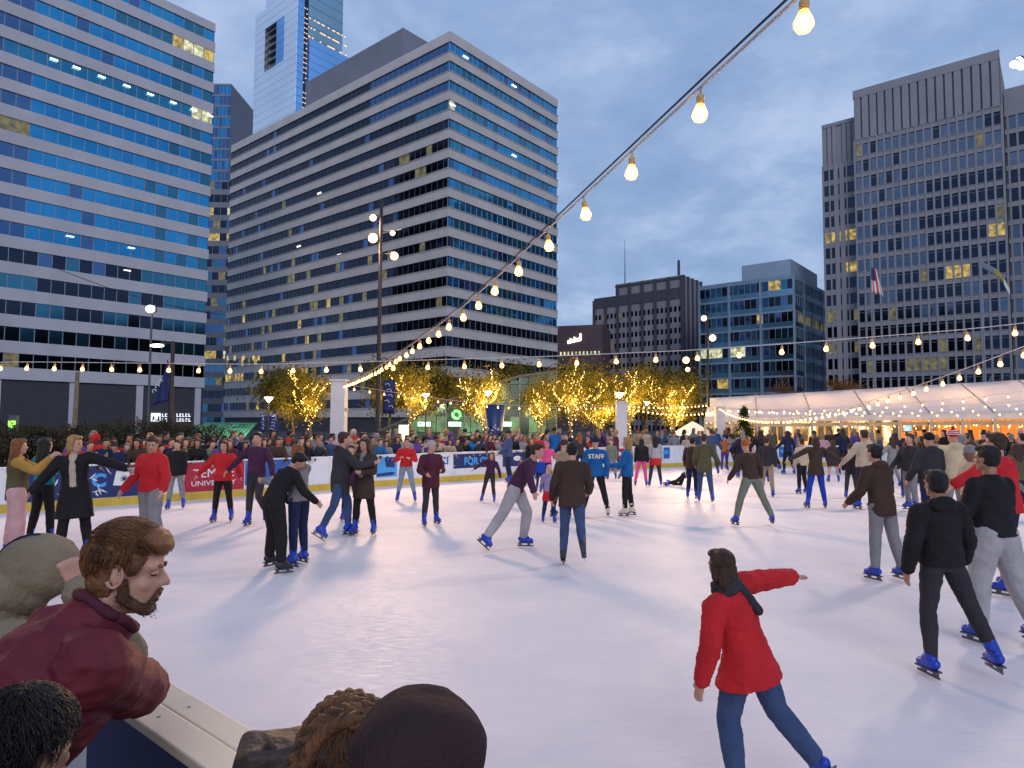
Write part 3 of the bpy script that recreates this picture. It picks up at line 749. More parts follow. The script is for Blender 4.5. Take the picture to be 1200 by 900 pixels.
# ---- a block across the street to the right (it shows in the mirror glass)
bb = empty('street_block', (150, 40, 0), 'dark office block outside the frame at right mirrored in the glass', 'building')
block(Vector((120, -20, 0)), Vector((0, 1, 0)), 100, Vector((-1, 0, 0)), 30, 0, 42, conc('dark_masonry', (0.09, 0.08, 0.08)), bb)
g = MB()
for k in range(10):
    for i in range(24): g.box(Vector((119.9, -18+i*4, 3+k*3.9)), (0.05, 0, 0), (0, 2.4, 0), UP*2.0, DARK if random.random() < .8 else DIM)
g.build('window_rest', GL, bb, props={'kind': 'stuff'})
bb = empty('plaza_block', (-110, -20, 0), 'dark office block outside the frame at left mirrored in the glass', 'building')
block(Vector((-100, 45, 0)), Vector((0, -1, 0)), 110, Vector((1, 0, 0)), 30, 0, 60, conc('dark_masonry', (0.09, 0.08, 0.08)), bb)
g = MB()
for k in range(14):
    for i in range(24): g.box(Vector((-99.95, -60+i*4, 3+k*3.9)), (0.05, 0, 0), (0, 2.4, 0), UP*2.0, DARK if random.random() < .8 else DIM)
g.build('window_rest', GL, bb, props={'kind': 'stuff'})
# ================================================================ LIGHT POLES, COLUMNS, LAMPS
M_pole = mat('pole_brown', (0.045, 0.032, 0.03), 0.5, 0.2, 0.1)
M_flood = mat('flood_lens', (1, .9, .7), 0.3, 0, 0, emit=(1.0, 0.50, 0.16), es=3.0)
M_floodw = mat('flood_lens_white', (1, 1, 1), 0.3, 0, 0, emit=(0.92, 1.0, 0.85), es=6)
M_bulb = mat('bulb_glass', (1, .8, .5), 0.2, 0, 0, emit=(1.0, 0.40, 0.075), es=1.55)
_t = M_bulb.node_tree; _b = _t.nodes['Principled BSDF']; _tp = _t.nodes.new('ShaderNodeBsdfTransparent'); _m = _t.nodes.new('ShaderNodeMixShader'); _m.inputs[0].default_value = .55
_t.links.new(_tp.outputs[0], _m.inputs[1]); _t.links.new(_b.outputs[0], _m.inputs[2]); _t.links.new(_m.outputs[0], _t.nodes['Material Output'].inputs[0])
M_core = mat('bulb_filament', (1, .8, .5), .3, 0, 0, emit=(1.0, 0.62, 0.26), es=9)
M_sock = mat('bulb_socket', (0.62, 0.40, 0.14), 0.5, 0, 0.05)
M_cord = mat('cord_white', (0.62, 0.55, 0.50), 0.5, 0, 0.05)
M_cabk = mat('cable_black', (0.02, 0.02, 0.02), 0.5, 0, 0)
WARM = (1.0, 0.62, 0.38)
AIM = Vector((3, 13, 0))
def flood_pole(u, vtop, Y, heads, label, energy, lens, rp=0.09, aim=AIM):
    top = at(u, vtop, Y); base = Vector((top.x, top.y, 0))
    r_ = empty('floodlight_pole', base, label, 'floodlight pole')
    g = MB(); g.tube([base, base+UP*.3, (base+top)/2, top+UP*.25], [rp*1.7, rp*1.3, rp*1.05, rp*.8], 10); g.build('pole', M_pole, r_, True)
    g = MB(); g.cbox(base+UP*.02, .5, .5, .04); g.build('base_plate', M_pole, r_)
    for (uu, vv, sz, on_) in heads:
        p = at(uu, vv, Y-.15); piv = Vector((top.x, top.y, p.z+.1))
        g = MB(); g.tube([piv, p+UP*.12], .03, 6); arm = g.build('bracket', M_pole, r_)
        dirn = (aim - p).normalized(); x = dirn.cross(UP).normalized(); y = x.cross(dirn)
        if not on_: dirn = -dirn
        g = MB(); g.tube([p - dirn*.22, p - dirn*.1, p], [sz*.45, sz*.95, sz*1.05], 12); fl = g.build('floodlight', M_pole, r_, True)
        g = MB(); g.tube([p+dirn*.002, p + dirn*.02], sz*.92, 14); g.build('lens', lens, fl).location = Vector((0,0,0))
        bpy.data.objects[-1] if False else None
        if energy and on_:
            lo = lamp('flood_lamp', p + dirn*.10, energy, WARM if lens is M_flood else (1.0, 0.8, 0.62), aim, 66, .8, r_)
    return r_
flood_pole(447, 240, 30, [(437, 255, .17, 1), (437, 279, .24, 1), (462, 300, .20, 1), (460, 273, .13, 1)], 'tall brown pole with four warm floodlights left of centre', 1250, M_flood)
flood_pole(829, 369, 44, [(825, 373, .2, 1), (835, 396, .24, 1), (804, 422, .24, 1), (806, 433, .16, 1)], 'tall thin pole with warm floodlights rising behind the left end of the tent', 900, M_flood, .08)
flood_pole(1216, 50, 20, [(1189, 75, .13, 1), (1197, 77, .13, 1), (1194, 71, .12, 1)], 'floodlight pole with white lamps just outside the right edge of the photo', 700, M_floodw)
flood_pole(-420, 240, 14, [(-430, 260, .17, 1), (-410, 275, .2, 1)], 'added floodlight pole, unseen beyond the left edge, filling in warm light', 420, M_flood, aim=Vector((0, 9, 0)))  # pole added out of view for extra warm light

M_col = mat('column_paint', (0.66, 0.62, 0.62), 0.5, 0, 0.06, bump=.05)
def column(u, v, Y, w, label):
    top = at(u, v, Y); b = Vector((top.x, top.y, 0)); r_ = empty('white_column', b, label, 'column')
    g = MB(); g.cbox((b.x, b.y, top.z/2), w, w, top.z); o = g.build('shaft', M_col, r_); bv = o.modifiers.new('b', 'BEVEL'); bv.width = .015
    g = MB(); g.cbox((b.x, b.y, top.z+.03), w+.08, w+.08, .06); g.build('cap', M_col, r_)
    g = MB(); g.cbox((b.x+w/2+.03, b.y-.05, top.z*.72), .08, .12, .12); g.build('junction_box', M_sock, r_)
    return b, top
c1, t1 = column(398, 447, 23, .48, 'white square column at the far boards where the long bulb string ends')
c2, t2 = column(728, 472, 32, .5, 'white square column in front of the lit trees')
c3, t3 = column(843, 478, 38, .5, 'white square column at the left end of the tent')

# string lights ------------------------------------------------------------
bulb_mesh = None
def bulb_proto():
    global bulb_mesh
    g = MB()
    g.tube([(0, 0, 0), (0, 0, -.035)], .004, 5, 1, True)
    g.tube([(0, 0, -.03), (0, 0, -.04), (0, 0, -.07)], [.010, .017, .015], 8, 1)
    prof = [(.014, -.068), (.020, -.082), (.030, -.105), (.031, -.120), (.022, -.136), (.004, -.142)]
    g.tube([(0, 0, z) for _, z in prof], [r for r, _ in prof], 10, 0)
    g.ell((0, 0, -.108), .017, .017, .027, 8, 6, 2); me_o = g.build('bulb', [M_bulb, M_sock, M_core]); me_o.data.polygons.foreach_set('use_smooth', [True]*len(me_o.data.polygons)); bulb_mesh = me_o.data; bpy.data.objects.remove(me_o)
bulb_proto()
def string(P, label, n=None, spacing=.57, cable=True, thick=.007, scale=1.0, two=False, group=None, ts=None):
    """P(t) for t in 0..1"""
    pts = [P(i/40) for i in range(41)]; p0 = pts[20]
    r_ = empty('string_light', p0, label, 'string light', group)
    g = MB(); g.tube(pts, thick, 5, 0); g.build('cord', M_cord, r_)
    if two: g = MB(); g.tube([p + Vector((-.006, 0, .022)) for p in pts], thick*.8, 5, 0); g.build('support_cable', M_cabk, r_)
    if ts is None:
        Ls = sum((pts[i+1]-pts[i]).length for i in range(40)); n = n or int(Ls/spacing); ts = [(i+.5)/n for i in range(n)]
    for t_ in ts:
        p = P(t_)
        o = bpy.data.objects.new('bulb', bulb_mesh); COL.objects.link(o); o.parent = r_; o.location = p - p0; o.scale = (scale,)*3
        o.rotation_euler = (random.uniform(-.12, .12), random.uniform(-.12, .12), 0)
    return r_
def lerp(a, b, t): return a + (b-a)*t
# the long one: measured bulb by bulb
q_ = .54
ctrl = [(-1.5, 1.42), (0.0, 1.335), (2.03, 1.26), (3.11, 1.19), (4.19, 1.12), (5.27, 1.045), (6.5, .99), (9.3, .955), (13.3, .955), (18, 1.03), (22.1, 1.14)]
def zrel(Y): return float(np.interp(Y, [c[0] for c in ctrl], [c[1] for c in ctrl]))
def Pm(t):
    k = -3.2 + t*(37.2+3.2); Y = q_*(k+3.77); n_ = k+3.77
    X = (347-600)/FPX*Y + 2284/FPX*q_
    # v measured against the horizon; pitch makes the horizon sit at 495
    ry = ray(347 + 2284/max(n_, .05), 495) if n_ > .5 else None
    return Vector((X, Y, CAMH + zrel(Y) + .112))
string(Pm, 'long string of bulbs swooping from overhead down to the left white column', two=True, thick=.006, ts=[(k+3.2)/40.4 for k in range(-2, 38)])
X0, Y0, dx, dy = -8.54, 11.75, .5583, -.115
def z2(k):
    Y = Y0+k*dy; u = 600+FPX*(X0+k*dx)/Y
    v = float(np.interp(u, [-80, 28, 305, 422, 634, 820, 970, 1132, 1188, 1300], [426, 424, 427, 424, 418, 410, 399, 386, 380, 366]))
    return at(u, v, Y)
string(lambda t: z2(-4+t*35), 'string of bulbs running level right across the photo', ts=[(i+4)/35 for i in range(-3, 31)], thick=.006, scale=1.1)
def seg3(a, b, sag): return lambda t: lerp(a, b, t) - UP*(sag*4*t*(1-t))
A3 = at(1290, 370, 7.2)
string(seg3(t3+UP*.05, A3, .9), 'string of bulbs climbing from the tent column to the right edge of the photo', scale=1.1)
string(seg3(Vector((t1.x+.25, t1.y, t1.z-.1)), t2 - Vector((.25, 0, .1)), .35), 'sagging bulb string between the left and middle white columns', scale=1.2)
string(seg3(Vector((t2.x+.25, t2.y, t2.z-.12)), t3 - Vector((.25, 0, .1)), .25), 'short bulb string between the middle column and the tent column', spacing=.4, scale=1.3)
string(seg3(Vector((t2.x+.25, t2.y+.1, t2.z-.05)), t3 + Vector((-.2, 1.5, .3)), .1), 'upper bulb string from the middle column past the tent column', spacing=.5, scale=1.2)
for (v_, Y_, sg_, lb) in ((447, 22, .35, 'topmost bulb string across the tent roof'), (461, 25, .35, 'second bulb string down the tent roof'), (469, 28, .3, 'third bulb string down the tent roof, above the eave'), (478, 30, .25, 'bulb string along the tent eave')):
    string(seg3(t3 + Vector((.2, 0, -.02)), at(1290, v_, Y_), sg_), lb, spacing=.8, scale=1.3)

# tent ----------------------------------------------------------------------
M_tent = mat('tent_vinyl', (0.84, 0.81, 0.79), 0.5, 0, 0.06, 1.5, .1, 4, trans=0)
_t = M_tent.node_tree; _b = _t.nodes['Principled BSDF']; _tr = _t.nodes.new('ShaderNodeBsdfTranslucent'); _tr.inputs[0].default_value = (.85, .80, .72, 1); _m = _t.nodes.new('ShaderNodeMixShader'); _m.inputs[0].default_value = .35; _o = _t.nodes['Material Output']; _t.links.new(_b.outputs[0], _m.inputs[1]); _t.links.new(_tr.outputs[0], _m.inputs[2]); _t.links.new(_m.outputs[0], _o.inputs[0])
M_tframe = mat('tent_frame', (0.62, 0.56, 0.42), 0.5, 0, .1)
M_int = mat('tent_interior', (0.60, 0.50, 0.30), 0.7, 0, .2, 1.0)
M_wood = mat('orange_wood', (0.45, 0.17, 0.04), 0.6, 0, .25, 1.0, stretch=(6, 6, .5))
eL = at(826, 489, 41); eR = at(1330, 482, 34); rL = at(893, 467, 47); rR = at(1330, 444, 40)
ax = (eR-eL); ax.z = 0; Lt = ax.length; ax.normalize(); nf = Vector((ax.y, -ax.x, 0))
tn = empty('marquee_tent', (eL.x, eL.y, 0), 'long white marquee tent with warm lit open front behind the rink at right', 'tent')
depth = 12.0; z_e = eL.z
g = MB(); nseg = 7
def T(s, dpt, z): q = eL + ax*(Lt*s) - nf*dpt; return Vector((q.x, q.y, z))
for i in range(nseg):
    a_, b_ = i/nseg, (i+1)/nseg; e0 = lerp(eL.z, eR.z, a_); e1 = lerp(eL.z, eR.z, b_); r0 = lerp(rL.z, rR.z+.1, a_); r1 = lerp(rL.z, rR.z+.1, b_)
    for j in range(6):
        f0, f1 = j/6, (j+1)/6; sg0 = -.02*math.sin(PI*f0); sg1 = -.02*math.sin(PI*f1)
        for k in range(4):
            h0, h1 = k/4, (k+1)/4; w0 = 0.0*math.sin(PI*h0); w1 = 0.0*math.sin(PI*h1)
            aa, bb_ = a_+(b_-a_)*h0, a_+(b_-a_)*h1
            ez0, ez1 = lerp(e0, e1, h0), lerp(e0, e1, h1); rz0, rz1 = lerp(r0, r1, h0), lerp(r0, r1, h1)
            g.quad(T(aa, 6*f0, lerp(ez0, rz0, f0)+sg0-w0), T(bb_, 6*f0, lerp(ez1, rz1, f0)+sg0-w1), T(bb_, 6*f1, lerp(ez1, rz1, f1)+sg1-w1), T(aa, 6*f1, lerp(ez0, rz0, f1)+sg1-w0))
    g.quad(T(a_, 6, r0), T(b_, 6, r1), T(b_, depth, e1), T(a_, depth, e0))
o = g.build('roof', M_tent, tn, True); bm = bmesh.new(); bm.from_mesh(o.data); bmesh.ops.remove_doubles(bm, verts=bm.verts, dist=1e-3); bm.to_mesh(o.data); bm.free(); so = o.modifiers.new('s', 'SOLIDIFY'); so.thickness = .03
g = MB(); g.box(T(0, -.02, eL.z-.32), (eR-eL), -nf*.05, UP*.34); g.build('valance', M_tent, tn)
g = MB(); g.poly([T(0, 0, eL.z-.3), T(0, 6, rL.z), T(0, depth, eL.z), T(0, depth, 0), T(0, 7, 0), T(0, 7, eL.z-.4), T(0, 0, eL.z-.4)][::-1]); g.build('end_wall', M_tent, tn)
for i in range(15):
    s = i/14; g = MB(); q = T(s, .15, 0); g.cbox((q.x, q.y, (lerp(eL.z, eR.z, s)-.05)/2), .12, .12, lerp(eL.z, eR.z, s)-.08, rz=math.atan2(ax.y, ax.x)); g.build('post', M_tframe, tn)
for i in range(1, nseg):
    s = i/nseg; g = MB(); g.tube([T(s, -.02, lerp(eL.z, eR.z, s)+.03), T(s, 6, lerp(rL.z, rR.z, s)+.1)], .035, 6); g.build('roof_seam', mat('seam_grey', (.35, .35, .38), .6), tn)
g = MB(); g.box(T(0, 0.2, eL.z-.62), (eR-eL), -nf*.1, UP*.20); g.build('header_beam', M_int, tn)
g = MB(); g.box(T(.02, 9, 0), ax*(Lt*.98), -nf*.1, UP*2.9, 0)
for i in range(40):
    s = .02+i*.0245; 
    if s > .97: break
    wd_ = s > .56
    z0_ = .9 if not wd_ else 0
    g.box(T(s, 8.88, z0_), ax*(Lt*.018), -nf*.06, UP*(1.5 if not wd_ else 2.9), 1 if wd_ else (2 if i % 3 else 3))
g.build('back_wall', [M_int, M_wood, mat('tent_window', (.05, .06, .08), .2, 0, .2), litm('tent_window_lit', (1.0, .85, .55), .8)], tn)
g = MB(); g.box(T(.02, .3, .004), ax*(Lt*.97), -nf*8.5, UP*.02); g.build('tent_floor', M_wood, tn)
def Tv(u, v, dpt):
    q0 = eL - nf*dpt; r_ = ray(u, v); cam0 = Vector((0, 0, CAMH)); nn = Vector((ax.y, -ax.x, 0)); t_ = (q0-cam0).dot(nn)/r_.dot(nn); return cam0 + r_*t_
tv = empty('tv_screen', Tv(1063, 502, 4), 'blue lit flat screen hanging inside the tent', 'screen')
g = MB(); a_ = Tv(1058, 506, 4); b_ = Tv(1069, 506, 4); c_ = Tv(1058, 496, 4); g.box(a_, b_-a_, -nf*.06, UP*(c_.z-a_.z)); g.build('frame', M_cabk, tv)
g = MB(); g.box(a_+UP*.05+nf*.01+ax*.04, (b_-a_)*.86, -nf*.005, UP*(c_.z-a_.z-.1)); g.build('display', mat('screen_glow', (.1, .3, .5), .3, 0, 0, emit=(.2, .55, .85), es=.5), tv)
for (ua, ub) in ((1070, 1081), (1085, 1099)):
    w_ = empty('menu_board', Tv(ua, 504, 5), 'dark menu board hanging inside the tent, ' + ('beside the blue screen' if ua == 1070 else 'the farther one from the blue screen'), 'board')
    g = MB(); a_ = Tv(ua, 505, 5); b_ = Tv(ub, 505, 5); c_ = Tv(ua, 495, 5); g.box(a_, b_-a_, -nf*.05, UP*(c_.z-a_.z)); g.build('panel', mat('menu_brown', (.05, .025, .015), .5), w_)
for i, s in enumerate((.1, .3, .5, .7, .9)):
    q = T(s, 4, 2.3); lamp('tent_lamp', q, 340, (1, .66, .28), parent=tn, radius=.5)
string(lambda t: T(.03+t*.94, 1.5, 2.22) - UP*.12*abs(math.sin(t*PI*7)), 'scalloped bulb string hung just inside the tent front', spacing=.5, scale=1.2)
string(lambda t: T(.05+t*.9, 5.0, 2.3) - UP*.15*abs(math.sin(t*PI*5)), 'bulb string hung deeper inside the tent', spacing=.6, scale=1.2)
string(lambda t: T(.3+t*.4, .8+3*t, 2.25) - UP*.3*math.sin(t*PI), 'bulb string sagging in the middle of the tent front', spacing=.45, scale=1.2)

# trees ------------------------------------------------------------------
def leafmat(name, c, c2):
    m_ = bpy.data.materials.new(name); m_.use_nodes = True; t = m_.node_tree; t.nodes.clear(); N = t.nodes.new; L = t.links.new
    out = N('ShaderNodeOutputMaterial'); d = N('ShaderNodeBsdfDiffuse'); tr = N('ShaderNodeBsdfTranslucent'); ms = N('ShaderNodeMixShader'); ms.inputs[0].default_value = .4
    co = N('ShaderNodeTexCoord'); n = N('ShaderNodeTexNoise'); n.inputs['Scale'].default_value = 1.3; n.inputs['Detail'].default_value = 8; L(co.outputs['Object'], n.inputs['Vector'])
    r = N('ShaderNodeValToRGB'); r.color_ramp.elements[0].position = .38; r.color_ramp.elements[0].color = (*c, 1); r.color_ramp.elements[1].position = .62; r.color_ramp.elements[1].color = (*c2, 1); L(n.outputs['Fac'], r.inputs[0])
    L(r.outputs[0], d.inputs[0]); L(r.outputs[0], tr.inputs[0]); L(d.outputs[0], ms.inputs[1]); L(tr.outputs[0], ms.inputs[2]); L(ms.outputs[0], out.inputs[0]); return m_
LEAF_Y = leafmat('leaf_autumn', (0.07, 0.07, 0.018), (0.24, 0.17, 0.03))
LEAF_O = leafmat('leaf_orange', (0.20, 0.08, 0.02), (0.34, 0.13, 0.03))
LEAF_G = leafmat('leaf_green', (0.03, 0.05, 0.015), (0.07, 0.08, 0.02))
LEAF_D = leafmat('leaf_hedge', (0.05, 0.045, 0.025), (0.11, 0.09, 0.05))
M_bark = mat('bark', (0.10, 0.075, 0.05), .85, 0, .3, 6, .5, 20)
M_fairy = mat('fairy_light', (1, .8, .4), .4, 0, 0, emit=(1.0, 0.62, 0.13), es=3.2)
def leaves(centers, nper, spread, size):
    """small folded leaf faces scattered round many centres"""
    c = np.repeat(np.array(centers), nper, axis=0); n = len(c)
    p = c + rng.normal(0, 1, (n, 3))*np.array(spread)
    a = rng.normal(0, 1, (n, 3)); a /= np.linalg.norm(a, axis=1)[:, None]; b = np.cross(a, rng.normal(0, 1, (n, 3))); b /= np.linalg.norm(b, axis=1)[:, None]
    s = size*rng.uniform(.6, 1.4, (n, 1))
    v = np.stack([p-a*s, p-b*s*.55, p+a*s, p+b*s*.55], axis=1).reshape(-1, 3)
    return v, [(4*i, 4*i+1, 4*i+2, 4*i+3) for i in range(n)]
def tree(base, h, cr_, label, lm, lights=0, seed=0, leafn=26, lsize=.10, glow=0, group=None, upright=.55, ncl=2.0, cat='tree'):
    rr = random.Random(seed); r_ = empty('street_tree' if lm is not LEAF_G else 'evergreen_tree', base, label, cat, group)
    segs = []; 
    def grow(p, d, ln, rad, lev):
        pts = [p]; cur = p
        for k in range(4):
            d = (d + Vector((rr.gauss(0, .16), rr.gauss(0, .16), .06))).normalized(); cur = cur + d*(ln/4); pts.append(cur)
        segs.append((pts, rad, lev))
        if lev < 3:
            for _ in range({0: 6, 1: 4, 2: 3}[lev]):
                f = rr.uniform(.25 if lev else .55, 1); q = pts[min(4, int(f*4))]; ang = rr.uniform(0, 2*PI)
                nd_ = (d*upright + Vector((math.cos(ang), math.sin(ang), rr.uniform(.0, .7)))*(1-upright*.5)).normalized()
                grow(q, nd_, ln*rr.uniform(.5, .72), rad*.55, lev+1)
    grow(Vector(base), Vector((0, 0, 1)), h*.48, h*.016+.03, 0)
    zs = max(p.z for s in segs for p in s[0]); k_ = (h*.95)/zs
    bx = Vector(base)
    def sc(p): q = p-bx; rad = math.hypot(q.x, q.y); f = min(1.0, cr_/max(rad, .01)); return bx + Vector((q.x*min(f, 1.15), q.y*min(f, 1.15), q.z*k_))
    g = MB()
    for pts, rad, lev in segs: g.tube([sc(p) for p in pts], [rad*(1-.12*i) for i in range(5)], 6 if lev < 2 else 4)
    g.build('trunk', M_bark, r_)
    ends = [sc(p) for pts, rad, lev in segs if lev >= 2 for p in pts[2:]]
    rr.shuffle(ends)
    v, f = leaves([tuple(e) for e in ends], leafn, (.28*ncl/2, .28*ncl/2, .24*ncl/2), lsize)
    v = v - np.array(base); me = bpy.data.meshes.new('crown'); me.from_pydata(v.tolist(), [], f); me.materials.append(lm); o = bpy.data.objects.new('crown', me); COL.objects.link(o); o.parent = r_
    if lights:
        g = MB(); cnt = 0; order = segs[:]; rr.shuffle(order)
        main = [s for s in segs if s[2] <= 1]
        for pts, rad, lev in main + [s for s in order if s[2] >= 2][:90]:
            P_ = [sc(p) for p in pts]
            for k in range(4):
                for j in range(3 if lev else 5):
                    if cnt >= lights: break
                    q = lerp(P_[k], P_[k+1], (j+rr.random())/ (3 if lev else 5)); o_ = Vector((rr.gauss(0, 1), rr.gauss(0, 1), rr.gauss(0, .3))).normalized()*(rad+.03)
                    g.ell(q+o_, .028, .028, .028, 5, 3); cnt += 1
        fo = g.build('fairy_lights', M_fairy, None); tag(fo, 'tiny warm lights wound round the branches of ' + label.split(' with ')[0].replace('small ', 'the small '), 'fairy lights', 'fairy lights in the trees', 'stuff')
    if glow:  # point lamps for the fairy lights, also added to trees without any
        lamp('crown_glow', Vector(base) + Vector((0, -.8, h*.55)), glow, (1, .70, .22), parent=r_, radius=.9)
        lamp('crown_glow', Vector(base) + Vector((.3, .6, h*.75)), glow*.6, (1, .70, .22), parent=r_, radius=.9)
    return r_
tl = [(366, 432, 44, 2.2, 'small lit tree left of the white column with yellow leaves'), (487, 425, 48, 2.8, 'small lit tree right of the tall floodlight pole with thin crown'),
      (570, 430, 46, 2.2, 'small lit tree before the glass entrance with sparse crown'), (632, 440, 50, 2.6, 'small lit tree at the glass entrance end with dense crown'), (668, 424, 45, 2.3, 'small lit tree with the tallest lit trunk in the row'),
      (708, 448, 48, 2.5, 'small lit tree just left of the middle white column with low lights'), (742, 432, 47, 2.4, 'small lit tree just right of the middle white column with tall spray'), (788, 445, 49, 2.6, 'small lit tree nearest the second floodlight pole with broad crown')]
for i, (u, v, Y, c_, lb) in enumerate(tl):
    b = at(u, 495, Y); b.z = 0; hh = at(u, v, Y).z
    tree(b, hh*1.04, c_*1.25, lb, LEAF_Y, 620 if i not in (1,) else 300, 11+i, leafn=15, lsize=.085, ncl=3.6, glow=520, group='lit trees across the plaza')
for i, (u, v, Y, c_) in enumerate([(600, 436, 60, 4), (650, 432, 62, 4.2), (700, 428, 66, 4.5), (752, 430, 64, 4.5), (800, 440, 62, 4), (455, 424, 60, 4), (515, 432, 64, 3.6), (345, 440, 58, 3.6)]):
    b = at(u, 495, Y); b.z = 0; hh = at(u, v, Y).z
    tree(b, hh*1.05, c_*1.2, ['broad olive crown behind the glass entrance', 'broad olive crown left of the tallest lit trunk', 'broad amber crown between the middle column and the lit trees', 'broad amber crown just right of the middle white column', 'broad amber crown beside the second floodlight pole', 'olive crown directly behind the tall floodlight pole', 'thin olive crown over the glass entrance roof', 'yellow crown beyond the leftmost lit tree'][i], LEAF_Y, 0, 40+i, leafn=26, lsize=.13, ncl=5.0, glow=480, group='unlit trees behind the lit ones')  # no fairy lights here; glow lamps added inside to brighten these crowns
for i, (u, v, Y, c_, lb) in enumerate([(990, 447, 66, 3.5, 'bare orange tree above the left part of the tent roof'), (1168, 452, 60, 4, 'rusty orange tree above the right part of the tent roof'), (915, 448, 70, 3.5, 'thin orange tree over the left end of the tent')]):
    b = at(u, 495, Y); b.z = 0; tree(b, at(u, v, Y).z+1.0, c_, lb, LEAF_O, 0, 70+i, leafn=6, lsize=.10, ncl=3)
# small conifer by the tent
b = at(872, 495, 34); b.z = 0; r_ = empty('conifer_tree', b, 'small dark conifer standing before the left end of the tent', 'tree')
g = MB(); g.tube([b, b+UP*2.9], [.06, .01], 6); g.build('trunk', M_bark, r_)
cs = []
for k in range(260):
    z = random.uniform(.4, 2.9); rd = (3.0-z)*.30*math.sqrt(random.random()); a_ = random.uniform(0, 2*PI); cs.append((rd*math.cos(a_), rd*math.sin(a_), z))
v, f = leaves(cs, 14, (.08, .08, .06), .05); me = bpy.data.meshes.new('crown'); me.from_pydata(v.tolist(), [], f); me.materials.append(LEAF_G); o = bpy.data.objects.new('crown', me); COL.objects.link(o); o.parent = r_
# brown hedge behind the left boards
hb = [at(u, 495, 24+ (u-60)*.03) for u in range(-30, 262, 6)]
cs = []
for p in hb:
    for _ in range(26): cs.append((p.x+random.gauss(0, .3), p.y+random.gauss(0, .45), random.uniform(.2, 1.95+.15*math.sin(p.x*2))))
v, f = leaves(cs, 16, (.14, .14, .1), .055); me = bpy.data.meshes.new('hedge'); me.from_pydata(v.tolist(), [], f); me.materials.append(LEAF_D); o = bpy.data.objects.new('hedge', me); COL.objects.link(o); tag(o, 'brown clipped hedge behind the people at the left boards', 'hedge')

# glass station entrance -----------------------------------------------------
PH = at(436, 495, 54); PH.z = 0; pr_ = at(652, 495, 54); wH = pr_.x - PH.x; hH = at(640, 436, 54).z
hh_ = empty('glass_entrance', PH, 'sloping glass station entrance glowing green behind the lit trees', 'building')
M_hgl = mat('entrance_glass', (0.10, 0.17, 0.17), 0.12, .6, .25, .4)
M_hgreen = litm('entrance_green_light', (0.25, 0.8, 0.35), .16)
g = MB(); q = PH; X_ = Vector((1, 0, 0)); Yv = Vector((0, 1, 0))
prof = [(0, 1.0), (.15, 2.0), (.35, 3.4), (.6, 4.9), (.8, 5.8), (1.0, hH)]
for (a_, z0), (b_, z1) in zip(prof, prof[1:]):
    n_ = 4
    for k in range(n_):
        s0, s1 = a_+(b_-a_)*k/n_, a_+(b_-a_)*(k+1)/n_; y0, y1 = lerp(z0, z1, k/n_), lerp(z0, z1, (k+1)/n_)
        g.quad(PH+X_*wH*s0+UP*y0, PH+X_*wH*(s1-.002)+UP*y1, PH+X_*wH*(s1-.002)+UP*(y1+.4)+Yv*9, PH+X_*wH*s0+UP*(y0+.4)+Yv*9, 0)
        z_ = 0
        while z_ < y0: 
            zt_ = min(z_+1.3, y0); mi = 1 if (z_ < 2.5 and random.random() < .5) else 0
            g.quad(PH+X_*wH*s0+UP*z_, PH+X_*wH*(s1-.004)+UP*z_, PH+X_*wH*(s1-.004)+UP*(zt_-.05), PH+X_*wH*s0+UP*(zt_-.05), mi); z_ += 1.3
g.build('glass_panel', [M_hgl, M_hgreen], hh_)
g = MB(); g.tube([PH+X_*wH*s-Yv*.1+UP*(z+.05) for s, z in prof], .12, 6); g.build('edge_beam', M_mulld, hh_)
g = MB()
for k in range(0, 21, 2): s = k/20; z = float(np.interp(s, [p[0] for p in prof], [p[1] for p in prof])); g.tube([PH+X_*wH*s-Yv*.06, PH+X_*wH*s-Yv*.06+UP*z], .05, 4)
g.build('frame', M_mull, hh_)
for (u, v, c_, lb) in ((473, 510, (1, 1, .55), 'tall pale lit panel in the glass entrance'), (535, 486, (.2, 1, .25), 'round green lit sign on the glass entrance'), (497, 497, (.5, 1, .8), 'small pale green lit sign left of the round green one'), (533, 497, (.6, 1, .8), 'small pale green lit sign under the round green one'), (592, 497, (.5, 1, .8), 'small pale green lit sign at the dark banner'), (14, 497, (.35, 1, .1), 'green traffic light at the left edge')):
    p = at(u, v, 53 if u > 100 else 30); r_ = empty('lit_sign' if u > 100 else 'traffic_light', p, lb, 'sign' if u > 100 else 'traffic light'); g = MB()
    ms_ = mat('sign_glow_%d' % u, c_, .5, 0, 0, emit=c_, es=.9)
    if u == 473: g.cbox(p, .75, .1, 1.6)
    elif u == 535:
        g.tube([p + Vector((math.cos(a), 0, math.sin(a)))*.30 for a in np.linspace(0, 2*PI, 17)], .12, 6)
    elif u == 14: g.cbox(p, .28, .1, .3)
    else: g.cbox(p, 1.0, .1, .35)
    g.build('glow_panel', ms_, r_)
    g = MB()
    if u == 14: g.cbox(p+Vector((0, .1, -.1)), .36, .15, 1.0); g.tube([p+Vector((0, .2, .3)), Vector((p.x, p.y+.2, 0))], .07, 8)
    elif u == 473: g.cbox(p+Vector((0, .12, 0)), .9, .12, 1.75)
    else: g.cbox(p+Vector((0, .12, 0)), .5, .1, .5); g.tube([p+Vector((0, .2, 0)), p+Vector((0, .9, 0))], .04, 5)
    g.build('housing', M_mulld, r_)
PL = at(221, 495, 58); PL.z = 0; wL_ = at(284, 495, 58).x - PL.x; zL = at(250, 497, 58).z
r_ = empty('green_glass_canopy', PL, 'low curved glass canopy lit green at the foot of the banded block', 'canopy')
M_gr = litm('green_lit_glass', (0.12, 0.75, 0.30), .32)
g = MB()
